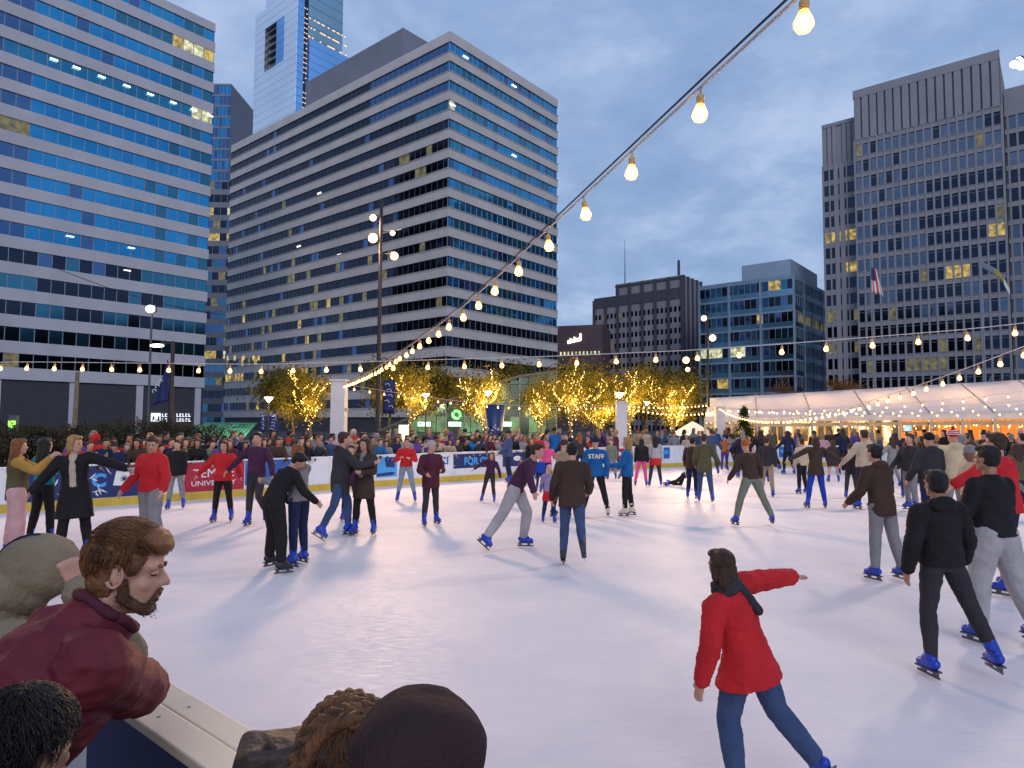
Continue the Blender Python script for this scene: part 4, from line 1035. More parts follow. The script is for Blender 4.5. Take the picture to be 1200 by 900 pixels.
for i in range(14):
    for k in range(5):
        s0, s1 = i/14, (i+.93)/14; z0, z1 = .7+(zL-.7)*k/5, .7+(zL-.7)*(k+1)/5; y = lambda z: 2.0*(z/zL)**2; sh = lambda z: .5*(z/zL)
        P4 = [PL+X_*(wL_*s0+sh(z0))+Yv*y(z0)+UP*z0, PL+X_*(wL_*s1+sh(z0))+Yv*y(z0)+UP*z0, PL+X_*(wL_*s1+sh(z1))+Yv*y(z1)+UP*z1, PL+X_*(wL_*s0+sh(z1))+Yv*y(z1)+UP*z1]
        g.quad(*P4, 0)
g.build('glass', M_gr, r_); g = MB()
for i in range(15): g.tube([PL+X_*(wL_*i/14-.05+.5*f)+Yv*(2.0*f*f-.05)+UP*(.7+(zL-.7)*f) for f in (0, .33, .66, 1)], .05, 4)
g.tube([PL+X_*.5+Yv*1.9+UP*(zL+.05), PL+X_*(wL_+.6)+Yv*1.9+UP*(zL+.05)], .1, 6); g.build('rib', mat('rib_green', (.1, .25, .18), .4, .3), r_)
g = MB(); g.box(PL - Yv*.2, X_*wL_, Yv*.4, UP*.68); g.build('base_wall', C_C, r_)

# street lamps, banners, poles ---------------------------------------------
M_lampw = mat('lamp_white', (1, 1, .95), .4, 0, 0, emit=(1, .97, .85), es=3)
for (u, v, Y, lb) in ((315, 466, 42, 'post-top street lamp with white cone between the navy banners'), (499, 462, 48, 'warm post-top lamp behind the long bulb string'), (726, 461, 40, 'post-top lamp seen above the middle white column'), (758, 471, 52, 'post-top lamp among the trees right of the middle column'), (572, 459, 44, 'post-top lamp shining over the dark hanging banner')):
    p = at(u, v, Y); b = Vector((p.x, p.y, 0)); r_ = empty('street_lamp', b, lb, 'street lamp', 'post-top lamps on the plaza')
    g = MB(); g.tube([b, b+UP*.5, p-UP*.3], [.09, .06, .045], 8); g.build('post', M_pole, r_)
    g = MB(); g.tube([p-UP*.28, p-UP*.02, p+UP*.03], [.05, .26, .28], 14); g.build('shade', M_lampw, r_, True)
    g = MB(); g.tube([p+UP*.035, p+UP*.09], [.29, .10], 14); g.build('cap', M_pole, r_)
    lamp('lamp_light', p - UP*.5, 60, (1, .9, .7), parent=r_)
p = at(203, 400, 38); b = Vector((p.x, p.y, 0)); r_ = empty('street_lamp', b, 'tall brown street lamp with arm and navy flag before the left slab', 'street lamp')
g = MB(); g.tube([b, p], [.16, .10], 10); g.build('post', M_pole, r_)
h_ = at(184, 405, 38); g = MB(); g.tube([p-UP*.15, lerp(p, h_, .5)+UP*.02, h_+UP*.1], [.05, .04, .04], 6); g.build('arm', M_pole, r_)
g = MB(); g.ell(h_, .42, .18, .10, 10, 6); g.build('lamp_head', M_lampw, r_, True)
M_flag = mat('banner_navy', (.015, .025, .12), .7, 0, .2, 2)
def cloth(pts_fn, nu, nv, m_, name, parent, th=.012):
    g = MB(); vs = [[pts_fn(i/nu, j/nv) for j in range(nv+1)] for i in range(nu+1)]
    for i in range(nu):
        for j in range(nv): g.quad(vs[i][j], vs[i+1][j], vs[i+1][j+1], vs[i][j+1], (m_[1](i, j) if isinstance(m_, tuple) else 0))
    o = g.build(name, m_[0] if isinstance(m_, tuple) else m_, parent, True); bm = bmesh.new(); bm.from_mesh(o.data); bmesh.ops.remove_doubles(bm, verts=bm.verts, dist=1e-4); bm.to_mesh(o.data); bm.free()
    s = o.modifiers.new('s', 'SOLIDIFY'); s.thickness = th; return o
T0 = at(199, 427, 37.8); r_ = empty('navy_flag', T0, 'navy flag with pale swirl hanging folded on the brown street lamp', 'flag')
cloth(lambda s, t: T0 + Vector((-(.15+.75*t)*s - .05*t, .12*math.sin(s*7+t*2), -2.1*t - .25*s*t + .3*s*(1-t))), 10, 12, M_flag, 'cloth', r_)
g = MB(); 
for k in range(3): g.tube([T0 + Vector((-.75+.16*k+.1*math.cos(a), -.14, -1.55+.28*k+.12*math.sin(a))) for a in np.linspace(0, 4, 8)], .025, 5)
g.build('printed_swirl', M_white, r_)
for (u, v0, v1, w_, Y, lb) in ((308.5, 486, 506, .36, 42, 'narrow navy banner left of the post-top lamp'), (321, 486, 507, .60, 42, 'wide navy banner right of the post-top lamp'), (456, 446, 484, .55, 31, 'navy banner with white writing hung on the tall floodlight pole')):
    p = at(u, v0, Y-.1); z1 = at(u, v1, Y-.1).z; r_ = empty('pole_banner', p, lb, 'banner')
    cloth(lambda s, t: p + Vector(((s-.5)*w_, .02*math.sin(s*5+t*4), -(p.z-z1)*t)), 4, 8, M_flag, 'cloth', r_)
    for zz_ in (p.z+.02, z1-.02): g = MB(); g.tube([Vector((p.x-w_*.55, p.y+.02, zz_)), Vector((p.x+w_*.55, p.y+.02, zz_))], .02, 6); g.build('bracket', M_pole, r_)
    g = MB(); hgt = p.z-z1
    for k in range(5): c = Vector((p.x+random.uniform(-.1, .1)*w_*2, p.y-.05, p.z-hgt*(.15+.17*k))); g.tube([c-X_*.10*w_*2+UP*.05, c+X_*.05+UP*.09, c+X_*.10*w_*2-UP*.03], .016, 5)
    g.build('printed_mark', M_white, r_)
    if u < 400: pass
p = at(91, 436, 36); b = Vector((at(87, 495, 36).x, 36, 0)); r_ = empty('leaning_pole', b, 'bare tan wooden pole leaning slightly before the left slab', 'pole'); g = MB(); g.tube([b, p], [.13, .10], 8); g.build('shaft', mat('tan_wood', (.22, .17, .11), .8, 0, .2), r_)
p = at(176, 362, 60); r_ = empty('white_spot_glow', p, 'added white glow for a bright spot in the left slab glass', 'floodlight')  # stands in for a bright spot in the slab glass; housing and post added
g = MB(); g.ell(p, .42, .2, .34, 10, 6); g.build('lens', M_floodw, r_, True); g = MB(); g.cbox(p+Vector((0, .25, .05)), .8, .3, .6); g.tube([p+Vector((0, .3, 0)), Vector((p.x, p.y+.3, 0))], .10, 8); g.build('housing', M_mulld, r_)
w0, w1 = at(60, 312, 59.6), at(262, 369, 64); r_ = empty('overhead_wire', w0, 'thin overhead wire crossing the left slab facade', 'wire'); g = MB(); g.tube([lerp(w0, w1, t)-UP*.6*math.sin(PI*t) for t in np.linspace(0, 1, 12)], .03, 4); g.build('cable', M_cabk, r_)
# tall dark hanging banner
p = at(580, 474, 40); r_ = empty('advert_tower', Vector((p.x, p.y, 0)), 'tall dark navy advertising banner tower left of the lit trees', 'advert'); g = MB(); zt = p.z
g.tube([Vector((p.x, p.y, .1)), Vector((p.x, p.y, 1.2)), Vector((p.x, p.y, zt))], [.42, .45, .62], 16); g.build('wrap', M_navy, r_, True)
g = MB(); g.tube([Vector((p.x, p.y, 0)), Vector((p.x, p.y, .1))], .5, 16); g.build('base', M_pole, r_)
g = MB()
for k in range(14): a_ = random.uniform(-2.6, -.5); z_ = random.uniform(1.3, 2.2); g.ell((p.x+.5*math.cos(a_), p.y+.5*math.sin(a_), z_), .05, .03, .035, 6, 4)
g.build('printed_pattern', M_white, r_, props={'kind': 'stuff'})
# flags before the right tower
for (u, v, Y, kind, lb) in ((1020, 312, 90, 0, 'striped flag drooping on a pole before the right tower'), (1150, 306, 85, 1, 'blue and yellow flag streaming before the right tower')):
    p = at(u, v, Y); r_ = empty('flagpole', Vector((p.x, p.y, 0)), lb, 'flag'); g = MB(); g.tube([Vector((p.x, p.y, 0)), p+UP*2], [.12, .05], 6); g.build('pole', mat('pole_grey', (.3, .3, .32), .4, .5), r_)
    if kind == 0: cloth(lambda s, t: p + Vector((.1+1.7*s*(.5+.5*t), .2*math.sin(s*8), -.6*s-3.6*t)), 7, 10, ([M_white, M_redw, M_navy], lambda i, j: 2 if (j < 5 and i < 3) else (1 if i % 2 else 0)), 'cloth', r_)
    else: cloth(lambda s, t: p + Vector((.1+3.6*s, .2*math.sin(s*8), -2.6*s*s-1.0*s-.9*t)), 12, 4, ([mat('flag_pale_blue', (.16, .2, .27), .7), mat('flag_yellow', (.34, .28, .07), .7), M_white], lambda i, j: 1 if 5 <= i < 9 else (0 if i < 5 else 2)), 'cloth', r_)
# small white gabled stall by the second pole
p = at(812, 512, 42); r_ = empty('white_stall', Vector((p.x, p.y, 0)), 'small white peaked canopy stall left of the tent', 'stall')
b = Vector((p.x, p.y, 0)); g = MB(); zt = at(822, 500, 42).z+.35
for s0, s1 in (((-1.2, -1.2), (1.2, -1.2)), ((1.2, -1.2), (1.2, 1.2)), ((1.2, 1.2), (-1.2, 1.2)), ((-1.2, 1.2), (-1.2, -1.2))): g.poly([b+Vector((*s0, 1.35)), b+Vector((*s1, 1.35)), b+Vector((0, 0, zt))])
g.build('canopy', M_tent, r_)
for sx in (-1.1, 1.1):
    for sy in (-1.1, 1.1): g = MB(); g.tube([b+Vector((sx, sy, 0)), b+Vector((sx, sy, 1.36))], .04, 6); g.build('leg', M_tframe, r_)
# ================================================================ PEOPLE
# local frame of a figure: +Y forward, +X its right hand side, Z up; built 1.75 m tall and then scaled
def rotm(lean=0, side=0, yaw=0):
    return (Matrix.Rotation(R(-yaw), 3, 'Z') @ Matrix.Rotation(R(side), 3, 'Y') @ Matrix.Rotation(R(-lean), 3, 'X'))
def limb(side, flex, abd):           # unit direction of a limb hanging from a joint
    f, a = R(flex), R(abd)
    return Vector((side*math.sin(a), math.cos(a)*math.sin(f), -math.cos(a)*math.cos(f)))
class Fig: pass
def skeleton(p):
    """p: lean, side, hunch, arms ((flex,abd,elbow,inward) x2: left, right), legs ((flex,abd,knee,splay) x2), head (yaw,pitch,tilt)"""
    F = Fig(); lift = .07 if p.get('skates', True) else .0
    F.lift = lift
    Rp = rotm(p.get('lean', 0)*.6, p.get('side', 0)*.5); Rt = rotm(p.get('lean', 0), p.get('side', 0), p.get('twist', 0)); Rc = rotm(p.get('lean', 0)+p.get('hunch', 0), p.get('side', 0), p.get('twist', 0))
    P = Vector((0, 0, .96)); F.Rp, F.Rt, F.Rc = Rp, Rt, Rc
    F.pel = P; F.waist = P + Rt @ Vector((0, 0, .16)); F.chest = F.waist + Rc @ Vector((0, .0, .18)); F.neck = F.chest + Rc @ Vector((0, -.01, .17))
    hy, hp, ht = p.get('head', (0, 0, 0)); F.Rh = Matrix.Rotation(R(-p.get('twist', 0)-hy), 3, 'Z') @ Matrix.Rotation(R(-(p.get('lean', 0)+p.get('hunch', 0))*.35-hp), 3, 'X') @ Matrix.Rotation(R(ht+p.get('side', 0)*.5), 3, 'Y')
    F.headc = F.neck + (Rc @ Vector((0, .0, .075))) + F.Rh @ Vector((0, .02, .085))
    F.sh, F.el, F.wr, F.hd, F.hip, F.kn, F.an, F.toe = {}, {}, {}, {}, {}, {}, {}, {}
    w = p.get('shw', .18)
    for s, key, a in ((-1, 'L', p.get('armL', (5, 8, 12, 4))), (1, 'R', p.get('armR', (5, 8, 12, 4)))):
        F.sh[key] = F.chest + Rc @ Vector((s*w, -.005, .088 + .10*max(0, math.sin(R(min(a[1], 90)))-.5)))
        up = Rc @ limb(s, a[0], a[1]); fo = Rc @ limb(s, a[0]+a[2], a[1]-a[3])
        F.el[key] = F.sh[key] + up*.29; F.wr[key] = F.el[key] + fo*.255; F.hd[key] = F.wr[key] + (fo + Rc @ Vector((-s*.12, 0, 0))).normalized()*.09
    for s, key, l in ((-1, 'L', p.get('legL', (0, 4, 3, 8))), (1, 'R', p.get('legR', (0, 4, 3, 8)))):
        F.hip[key] = P + Rp @ Vector((s*.088, 0, -.03))
        F.kn[key] = F.hip[key] + limb(s, l[0], l[1])*.43; F.an[key] = F.kn[key] + limb(s, l[0]-l[2], l[1])*.43
        sp = R(l[3]); ff = Vector((s*math.sin(sp), math.cos(sp), 0))
        if l[2] > 35 or (l[0]-l[2]) < -30: ff = (ff*math.cos(R(l[0]-l[2])) + Vector((0, 0, math.sin(R(l[0]-l[2]))))).normalized()
        F.toe[key] = ff
    zmin = min(F.an[k].z for k in 'LR'); dz = (.085 + lift) - zmin
    for dct in (F.sh, F.el, F.wr, F.hd, F.hip, F.kn, F.an):
        for k in dct: dct[k] = dct[k] + Vector((0, 0, dz))
    for nm in ('pel', 'waist', 'chest', 'neck', 'headc'): setattr(F, nm, getattr(F, nm) + Vector((0, 0, dz)))
    return F
def cap_(g, p0, p1, r0, r1, n=12, extra=None):
    """closed tapered capsule"""
    d = (p1-p0); Ld = d.length; d = d/max(Ld, 1e-6)
    pts, rr = [], []
    for a in (.05, .45, .8): pts.append(p0 - d*r0*math.cos(a*PI/2)); rr.append(r0*math.sin(a*PI/2))
    pts.append(p0); rr.append(r0)
    if extra:
        for f, e_ in extra: pts.append(p0.lerp(p1, f)); rr.append((r0+(r1-r0)*f)*e_)
    pts.append(p1); rr.append(r1)
    for a in (.8, .45, .05): pts.append(p1 + d*r1*math.cos(a*PI/2)); rr.append(r1*math.sin(a*PI/2))
    g.tube(pts, rr, n)
def loft(g, secs, n=18, power=1.0):
    """closed loft of ellipses: (centre, Rot3, rx, ry)"""
    base = len(g.v)
    for c, Rm, rx, ry in secs:
        for k in range(n):
            a = 2*PI*k/n; g.v.append(tuple(c + Rm @ Vector((rx*math.cos(a), ry*math.sin(a), 0))))
    m = len(secs)
    for i in range(m-1):
        for k in range(n):
            a, b = base+i*n+k, base+i*n+(k+1) % n; g.f.append((a, b, b+n, a+n)); g.m.append(0)
    g.f.append(tuple(base+k for k in reversed(range(n)))); g.m.append(0); g.f.append(tuple(base+(m-1)*n+k for k in range(n))); g.m.append(0)
def remesh(g, voxel, smooth=4, fold=0.0, fscale=9.0, seed=0, stretch=(1, 1, 1)):
    me = bpy.data.meshes.new('t'); me.from_pydata([tuple(v) for v in g.v], [], g.f)
    bm = bmesh.new(); bm.from_mesh(me); bmesh.ops.recalc_face_normals(bm, faces=bm.faces); bm.to_mesh(me); bm.free()
    o = bpy.data.objects.new('t', me); COL.objects.link(o)
    m = o.modifiers.new('r', 'REMESH'); m.mode = 'VOXEL'; m.voxel_size = voxel
    if smooth: m = o.modifiers.new('s', 'SMOOTH'); m.iterations = smooth; m.factor = .5
    dg = bpy.context.evaluated_depsgraph_get(); r_ = bpy.data.meshes.new_from_object(o.evaluated_get(dg))
    bpy.data.objects.remove(o); bpy.data.meshes.remove(me)
    if fold:
        n = len(r_.vertices); co = np.empty(n*3); no = np.empty(n*3); r_.vertices.foreach_get('co', co); r_.vertices.foreach_get('normal', no); co = co.reshape(-1, 3); no = no.reshape(-1, 3)
        off = Vector((seed*3.1, seed*1.7, 0)); d = np.empty(n)
        for i in range(n):
            x, y, z = co[i]; q = Vector((x*stretch[0], y*stretch[1], z*stretch[2]))*fscale + off
            a = mnoise.noise(q); d[i] = (1-abs(a)*2.2)*.6 + mnoise.noise(q*2.3)*.4
            if voxel < .011: b_ = mnoise.noise(Vector((q.x*1.3+q.z*.8, q.y*1.3, q.z*3.4))); d[i] += (max(0, 1-abs(b_)*3.2))*.32
        co = co + no*(d*fold)[:, None]; r_.vertices.foreach_set('co', co.ravel())
    r_.polygons.foreach_set('use_smooth', [True]*len(r_.polygons)); r_.update(); return r_
def hand(g, wr, hd, Rc, side, fine, curl=35):
    d = (hd-wr).normalized(); x = Rc @ Vector((0, 1, 0)); x = (x - d*x.dot(d)); x = x.normalized() if x.length > .1 else d.orthogonal().normalized(); nrm = d.cross(x)
    pal = Vector((-side*1.0, 0, 0)); pal = Rc @ pal; pal = (pal - d*pal.dot(d)).normalized() if (pal - d*pal.dot(d)).length > .2 else nrm
    x = d.cross(pal)*side; x = x if x.dot(Rc @ Vector((0, 1, 0))) > 0 else -x
    c = wr + d*.055; r_ = Matrix((x, pal, d)).transposed()
    loft(g, [(wr - d*.01, r_, .026, .022), (wr+d*.02, r_, .034, .018), (c, r_, .042, .016), (wr+d*.10, r_, .040, .013)], 12)
    if curl >= 70:      # a closed fist
        for i, o_ in enumerate((.031, .010, -.011, -.030)):
            b = wr + d*(.100-abs(o_)*.25) + x*o_*1.05 - pal*.006; k1 = b + pal*.036 + d*.006; k2 = k1 - d*.036 - pal*.004
            cap_(g, b, k1, .0140, .0125, 10); cap_(g, b, b - d*.055 + pal*.004, .0115, .010, 8); cap_(g, k1, k2, .0105, .0095, 10)
        b = wr + d*.035 + x*.034; k1 = b + (x*.25+d*.7+pal*.8).normalized()*.038; k2 = k1 - x*.034 + pal*.010 + d*.004
        cap_(g, b, k1, .0135, .012, 8); cap_(g, k1, k2, .0118, .010, 8); return
    for i, (o_, ln) in enumerate(((.033, .068), (.011, .078), (-.011, .072), (-.032, .055))):
        b = wr + d*.095 + x*o_; a1, a2 = R(curl*.6), R(curl*1.4)
        k1 = b + (d*math.cos(a1)+pal*math.sin(a1) + x*o_*1.2).normalized()*ln*.5; k2 = k1 + (d*math.cos(a2)+pal*math.sin(a2))*ln*.5
        cap_(g, b, k1, .0095, .009, 8); cap_(g, k1, k2, .009, .0075, 8)
    b = wr + d*.03 + x*.03; k1 = b + (x*.7+d*.7+pal*.25).normalized()*.04; k2 = k1 + (d*.9+x*.2+pal*.4).normalized()*.03
    cap_(g, b, k1, .012, .011, 8); cap_(g, k1, k2, .011, .009, 8)
def headshape(g, F, fine=False):
    H, c = F.Rh, F.headc
    def E(x, y, z, rx, ry, rz, n=14, k=10): g.ell(c + H @ Vector((x, y, z)), rx, ry, rz, n, k, ax=(H @ Vector((1, 0, 0)), H @ Vector((0, 1, 0)), H @ Vector((0, 0, 1))))
    def C(a, b, r0, r1): cap_(g, c + H @ Vector(a), c + H @ Vector(b), r0, r1, 8)
    E(0, -.012, .035, .076, .096, .088, 18, 12); E(0, .022, -.035, .060, .068, .080); E(0, .050, -.085, .030, .030, .026)
    for s in (-1, 1): C((s*.056, .0, -.055), (s*.022, .062, -.095), .020, .018); E(s*.040, .052, -.022, .024, .022, .022)
    C((-.045, .068, .028), (.045, .068, .028), .014, .014)                     # brow
    C((0, .083, .015), (0, .104, -.016), .0085, .0125); E(-.012, .092, -.020, .010, .011, .009); E(.012, .092, -.020, .010, .011, .009)
    C((-.020, .077, -.053), (.020, .077, -.053), .009, .009); C((-.018, .075, -.066), (.018, .075, -.066), .010, .010)   # lips
    for s in (-1, 1): E(s*.076, -.008, -.008, .008, .019, .031); C((s*.080, -.020, .018), (s*.082, -.022, -.015), .006, .006)
    cap_(g, F.neck - F.Rc @ Vector((0, 0, .03)), c + H @ Vector((0, -.025, -.05)), .058, .056, 14)
def body_mesh(F, p, voxel):
    g = MB(); headshape(g, F)
    th = p.get('build', 1.0); fem = p.get('fem', False); hw = 1.04 if fem else .96; sw = .92 if fem else 1.0
    loft(g, [(F.pel + F.Rp @ Vector((0, 0, -.09)), F.Rp, .10*th, .085*th), (F.pel, F.Rp, .155*hw*th, .105*th), (F.waist, F.Rt, .125*th*sw, .095*th), (F.chest, F.Rc, .150*sw*th, .108*th), (F.chest + F.Rc @ Vector((0, 0, .10)), F.Rc, .150*sw, .092*th), (F.neck, F.Rc, .06, .058)], 16)
    for k, s in (('L', -1), ('R', 1)):
        cap_(g, F.chest + F.Rc @ Vector((s*.10, 0, .11)), F.sh[k], .055, .052)
        cap_(g, F.sh[k], F.el[k], .050*th, .038, 12, [(.3, 1.04)]); cap_(g, F.el[k], F.wr[k], .038, .026, 12, [(.25, 1.1)])
        hand(g, F.wr[k], F.hd[k], F.Rc, s, False, p.get('curl', 30))
        cap_(g, F.hip[k], F.kn[k], .080*th, .053, 14, [(.25, 1.06)]); cap_(g, F.kn[k], F.an[k], .052, .036, 12, [(.3, 1.14)])
        cap_(g, F.an[k] + Vector((0, 0, -.03)), F.an[k] + F.toe[k]*.10 + Vector((0, 0, -.045)), .036, .030, 10)
    return remesh(g, voxel, 3)
def top_mesh(F, p, voxel, seed):
    """jacket, sweater or coat; hem measured down from the waist"""
    g = MB(); th = p.get('build', 1.0); t = p.get('tt', .024); fem = p.get('fem', False); hem = p.get('hem', .16); sw = .93 if fem else 1.0; fl = p.get('flare', .0)
    legmid = (F.kn['L']+F.kn['R'])/2; down = (legmid - F.pel); down = down.normalized() if hem > .3 else -(F.Rp @ UP)
    secs = []
    n_ = 2 if hem < .3 else 4
    for i in range(n_, 0, -1):
        f = i/n_; dz = max(0, hem-.16)
        if i == n_ or dz > .02: secs.append((F.pel + down*(dz*f), F.Rp, (.162*th+t+fl*f), (.115*th+t+fl*f*.9)))
    secs += [(F.pel + F.Rp @ Vector((0, 0, .02)), F.Rp, .158*th+t, .112*th+t), (F.waist, F.Rt, .138*th*sw+t, .104*th+t), (F.chest, F.Rc, .158*sw*th+t, .115*th+t), (F.chest + F.Rc @ Vector((0, 0, .085)), F.Rc, .142*sw+t, .098*th+t), (F.chest + F.Rc @ Vector((0, -.005, .135)), F.Rc, .098+t*.6, .078+t*.5), (F.neck + F.Rc @ Vector((0, 0, .012)), F.Rc, .060+t*.5, .060+t*.5)]
    loft(g, secs, 20)
    if p.get('collar'): loft(g, [(F.neck + F.Rc @ Vector((0, 0, -.02)), F.Rc, .075+t*.5, .075+t*.5), (F.neck + F.Rc @ Vector((0, 0, .055)), F.Rc, .068+t*.5, .068+t*.5)], 16)
    if p.get('hood'):    # hood lying down the back
        g.ell(F.neck + F.Rc @ Vector((0, -.085, -.015)), .115, .06, .075, 14, 8, ax=(F.Rc @ Vector((1, 0, 0)), F.Rc @ Vector((0, 1, 0)), F.Rc @ UP))
        for s in (-1, 1): cap_(g, F.neck + F.Rc @ Vector((s*.07, -.05, .01)), F.neck + F.Rc @ Vector((s*.05, .05, -.045)), .035, .022)
    for k, s in (('L', -1), ('R', 1)):
        cap_(g, F.chest + F.Rc @ Vector((s*.09, 0, .085)), F.sh[k], .056+t, .047+t)
        cap_(g, F.sh[k], F.el[k], .049*th+t, .041+t*.9); 
        if p.get('sleeve', 1) > .9: cap_(g, F.el[k], F.wr[k].lerp(F.el[k], .06), .042+t*.9, .031+t*.75)
    return remesh(g, voxel, 2, p.get('fold', .008), 7.0, seed, (1, 1, 1.4))
def leg_mesh(F, p, voxel, seed):
    g = MB(); th = p.get('build', 1.0); t = p.get('lt', .014)
    loft(g, [(F.pel + F.Rp @ Vector((0, 0, -.10)), F.Rp, .10*th, .09*th), (F.pel + F.Rp @ Vector((0, 0, -.02)), F.Rp, .160*th+t*.5, .108*th+t*.5), (F.pel + F.Rp @ Vector((0, 0, .09)), F.Rp, .14*th+t*.5, .10*th+t*.5)], 16)
    for k in 'LR':
        cap_(g, F.hip[k], F.kn[k], .083*th+t, .055+t, 14, [(.25, 1.05)]); cap_(g, F.kn[k], F.an[k] + (F.kn[k]-F.an[k])*.12, .055+t, .040+t*p.get('cuff', 1.0), 12, [(.3, 1.08)])
    return remesh(g, voxel, 2, p.get('fold', .008)*.8, 8.0, seed+5, (1, 1, .8))
def skirt_mesh(F, p, voxel):
    g = MB(); ln = p['skirt']; d = ((F.kn['L']+F.kn['R'])/2-F.pel).normalized()
    loft(g, [(F.pel + d*ln, F.Rp, .23, .20), (F.pel + d*ln*.5, F.Rp, .205, .17), (F.pel + F.Rp @ Vector((0, 0, .06)), F.Rp, .155, .115)], 18)
    return remesh(g, voxel, 2, .012, 10, 3, (1, 1, .3))
def hair_mesh(F, p, voxel, seed):
    g = MB(); H, c = F.Rh, F.headc; kind = p.get('hair', 'short'); AX = (H @ Vector((1, 0, 0)), H @ Vector((0, 1, 0)), H @ Vector((0, 0, 1)))
    def E(x, y, z, rx, ry, rz): g.ell(c + H @ Vector((x, y, z)), rx, ry, rz, 18, 12, ax=AX)
    if kind in ('short', 'long', 'bob', 'pony', 'bun', 'curly'):
        E(0, -.030, .050, .086, .096, .090); E(0, -.045, .0, .078, .072, .080); E(0, .035, .100, .062, .050, .032)
        if kind == 'curly': E(0, -.02, .07, .10, .11, .09)
    if kind in ('long', 'bob'):
        Ld = .34 if kind == 'long' else .17; b = c + H @ Vector((0, -.05, .0)); dn = (-(UP) - F.Rc @ Vector((0, .25, 0))).normalized()
        loft(g, [(b + dn*Ld, H, .05, .020), (b + dn*Ld*.75, H, .098, .036), (b + dn*Ld*.35, H, .100, .052), (b, H, .088, .072)], 14)
        for s in (-1, 1): cap_(g, c + H @ Vector((s*.078, .0, .03)), c + H @ Vector((s*.085, .0, .03)) + dn*(Ld*.6), .026, .024)
    if kind == 'pony': b = c + H @ Vector((0, -.11, .04)); cap_(g, b, b + Vector((0, 0, -.20)) + F.Rc @ Vector((0, -.06, 0)), .030, .016)
    if kind == 'bun': E(0, -.10, .09, .045, .045, .045)
    if kind == 'beanie': E(0, -.012, .055, .090, .108, .092)
    if p.get('slouch'): E(.030, -.045, .075, .088, .096, .075); E(.06, -.05, .05, .06, .07, .06)
    if kind == 'cap': E(0, -.012, .055, .086, .103, .078); cap_(g, c + H @ Vector((-.03, .09, .05)), c + H @ Vector((.03, .09, .05)), .03, .03)
    if kind == 'hoodup':
        fw = p.get('hoodfwd', 0); E(0, -.025+fw*.4, .03, .108+fw*.25, .120+fw*.5, .125+fw*.2); E(0, -.06, -.08, .10+fw*.3, .09+fw, .09+fw*.3)
    return remesh(g, voxel, 2, .012 if p.get('hoodfwd') else (.006 if kind not in ('beanie', 'cap') or p.get('slouch') else .002), 9 if kind == 'hoodup' or p.get('slouch') else 30, seed, (1, 1, .35))
def skate_meshes(F, k, p, voxel):
    g = MB(); a = F.an[k]; f = F.toe[k]; sh = (F.kn[k]-a).normalized(); dn = -sh if abs(f.z) > .3 else Vector((0, 0, -1)); dn = (dn - f*dn.dot(f)).normalized()
    cap_(g, a + sh*.13, a - sh*.0, .060, .052); cap_(g, a + dn*.03 - f*.03, a + dn*.045 + f*.13, .048, .040); cap_(g, a - f*.045 + dn*.02, a + f*.05 + dn*.0, .045, .05); cap_(g, a + sh*.05 + f*.03, a + sh*.14 + f*.05, .03, .025)
    boot = remesh(g, max(voxel, .008), 2)
    x = f.cross(dn).normalized(); b = MB(); o = a + dn*.085
    b.box(o - f*.085 - x*.035 - dn*.012, f*.25, x*.07, dn*.014)        # sole
    b.box(o - f*.07 - x*.014 , f*.045, x*.028, dn*.034); b.box(o + f*.07 - x*.014, f*.045, x*.028, dn*.034)
    b.box(o - f*.095 - x*.003 + dn*.032, f*.265, x*.006, dn*.022)
    return boot, b
def shoe_mesh(F, k, p, voxel):
    g = MB(); a = F.an[k]; f = F.toe[k]; D_ = Vector((0, 0, -1))
    cap_(g, a + D_*.04 - f*.03, a + D_*.05 + f*.13, .043, .036); cap_(g, a + UP*.03, a + D_*.03, .045, .045); return remesh(g, max(voxel, .01), 2)

SK = {'a': mat('skin_fair', (0.52, 0.27, 0.19), .5, 0, .08, 8), 'b': mat('skin_tan', (0.36, 0.18, 0.11), .5, 0, .08, 8), 'c': mat('skin_brown', (0.16, 0.08, 0.05), .5, 0, .08, 8)}
def cloth_mat(nm, c): return mat('cloth_' + nm, c, .85, 0, .16, 5, .35, 60, spec=.2)
CL = {k: cloth_mat(k, v) for k, v in dict(red=(.50, .02, .025), darkred=(.20, .02, .03), maroon=(.085, .02, .035), black=(.016, .014, .016), charcoal=(.035, .032, .038), brown=(.055, .033, .025), tan=(.34, .25, .16), beige=(.45, .36, .27), cream=(.55, .44, .28), grey=(.22, .21, .22), lightgrey=(.36, .34, .35), olive=(.09, .08, .04), navy=(.015, .022, .06), blue=(.01, .10, .30), royal=(.012, .05, .36), denim=(.045, .075, .16), palejean=(.20, .26, .34), teal=(.0, .22, .24), green=(.01, .14, .06), pink=(.62, .08, .22), palepink=(.55, .32, .32), purple=(.10, .05, .22), lavender=(.26, .20, .36), orange=(.42, .12, .03), mustard=(.42, .23, .05), white=(.6, .6, .62), plum=(.06, .02, .05), sage=(.16, .18, .14)).items()}
HM = {k: mat('hair_' + k, v, .55, 0, .35, 25, .8, 90, stretch=(1, 1, .15), spec=.35) for k, v in dict(black=(.010, .008, .008), brown=(.045, .022, .012), ginger=(.20, .07, .02), blond=(.34, .19, .07), grey=(.20, .19, .18)).items()}
M_skate = mat('skate_blue_shell', (.008, .045, .42), .35, 0, .1, 6); M_skwhite = mat('skate_white_leather', (.62, .52, .42), .5, 0, .1); M_skblack = mat('skate_black', (.02, .02, .02), .45, 0, .1)
M_blade = mat('blade_steel', (.10, .10, .13), .35, .6, .05); M_shoe = mat('shoe_dark', (.03, .025, .02), .6, 0, .1)
M_eye = mat('eye_dark', (.02, .015, .012), .25, 0, 0); M_lip = mat('lip', (.36, .09, .08), .5, 0, 0)
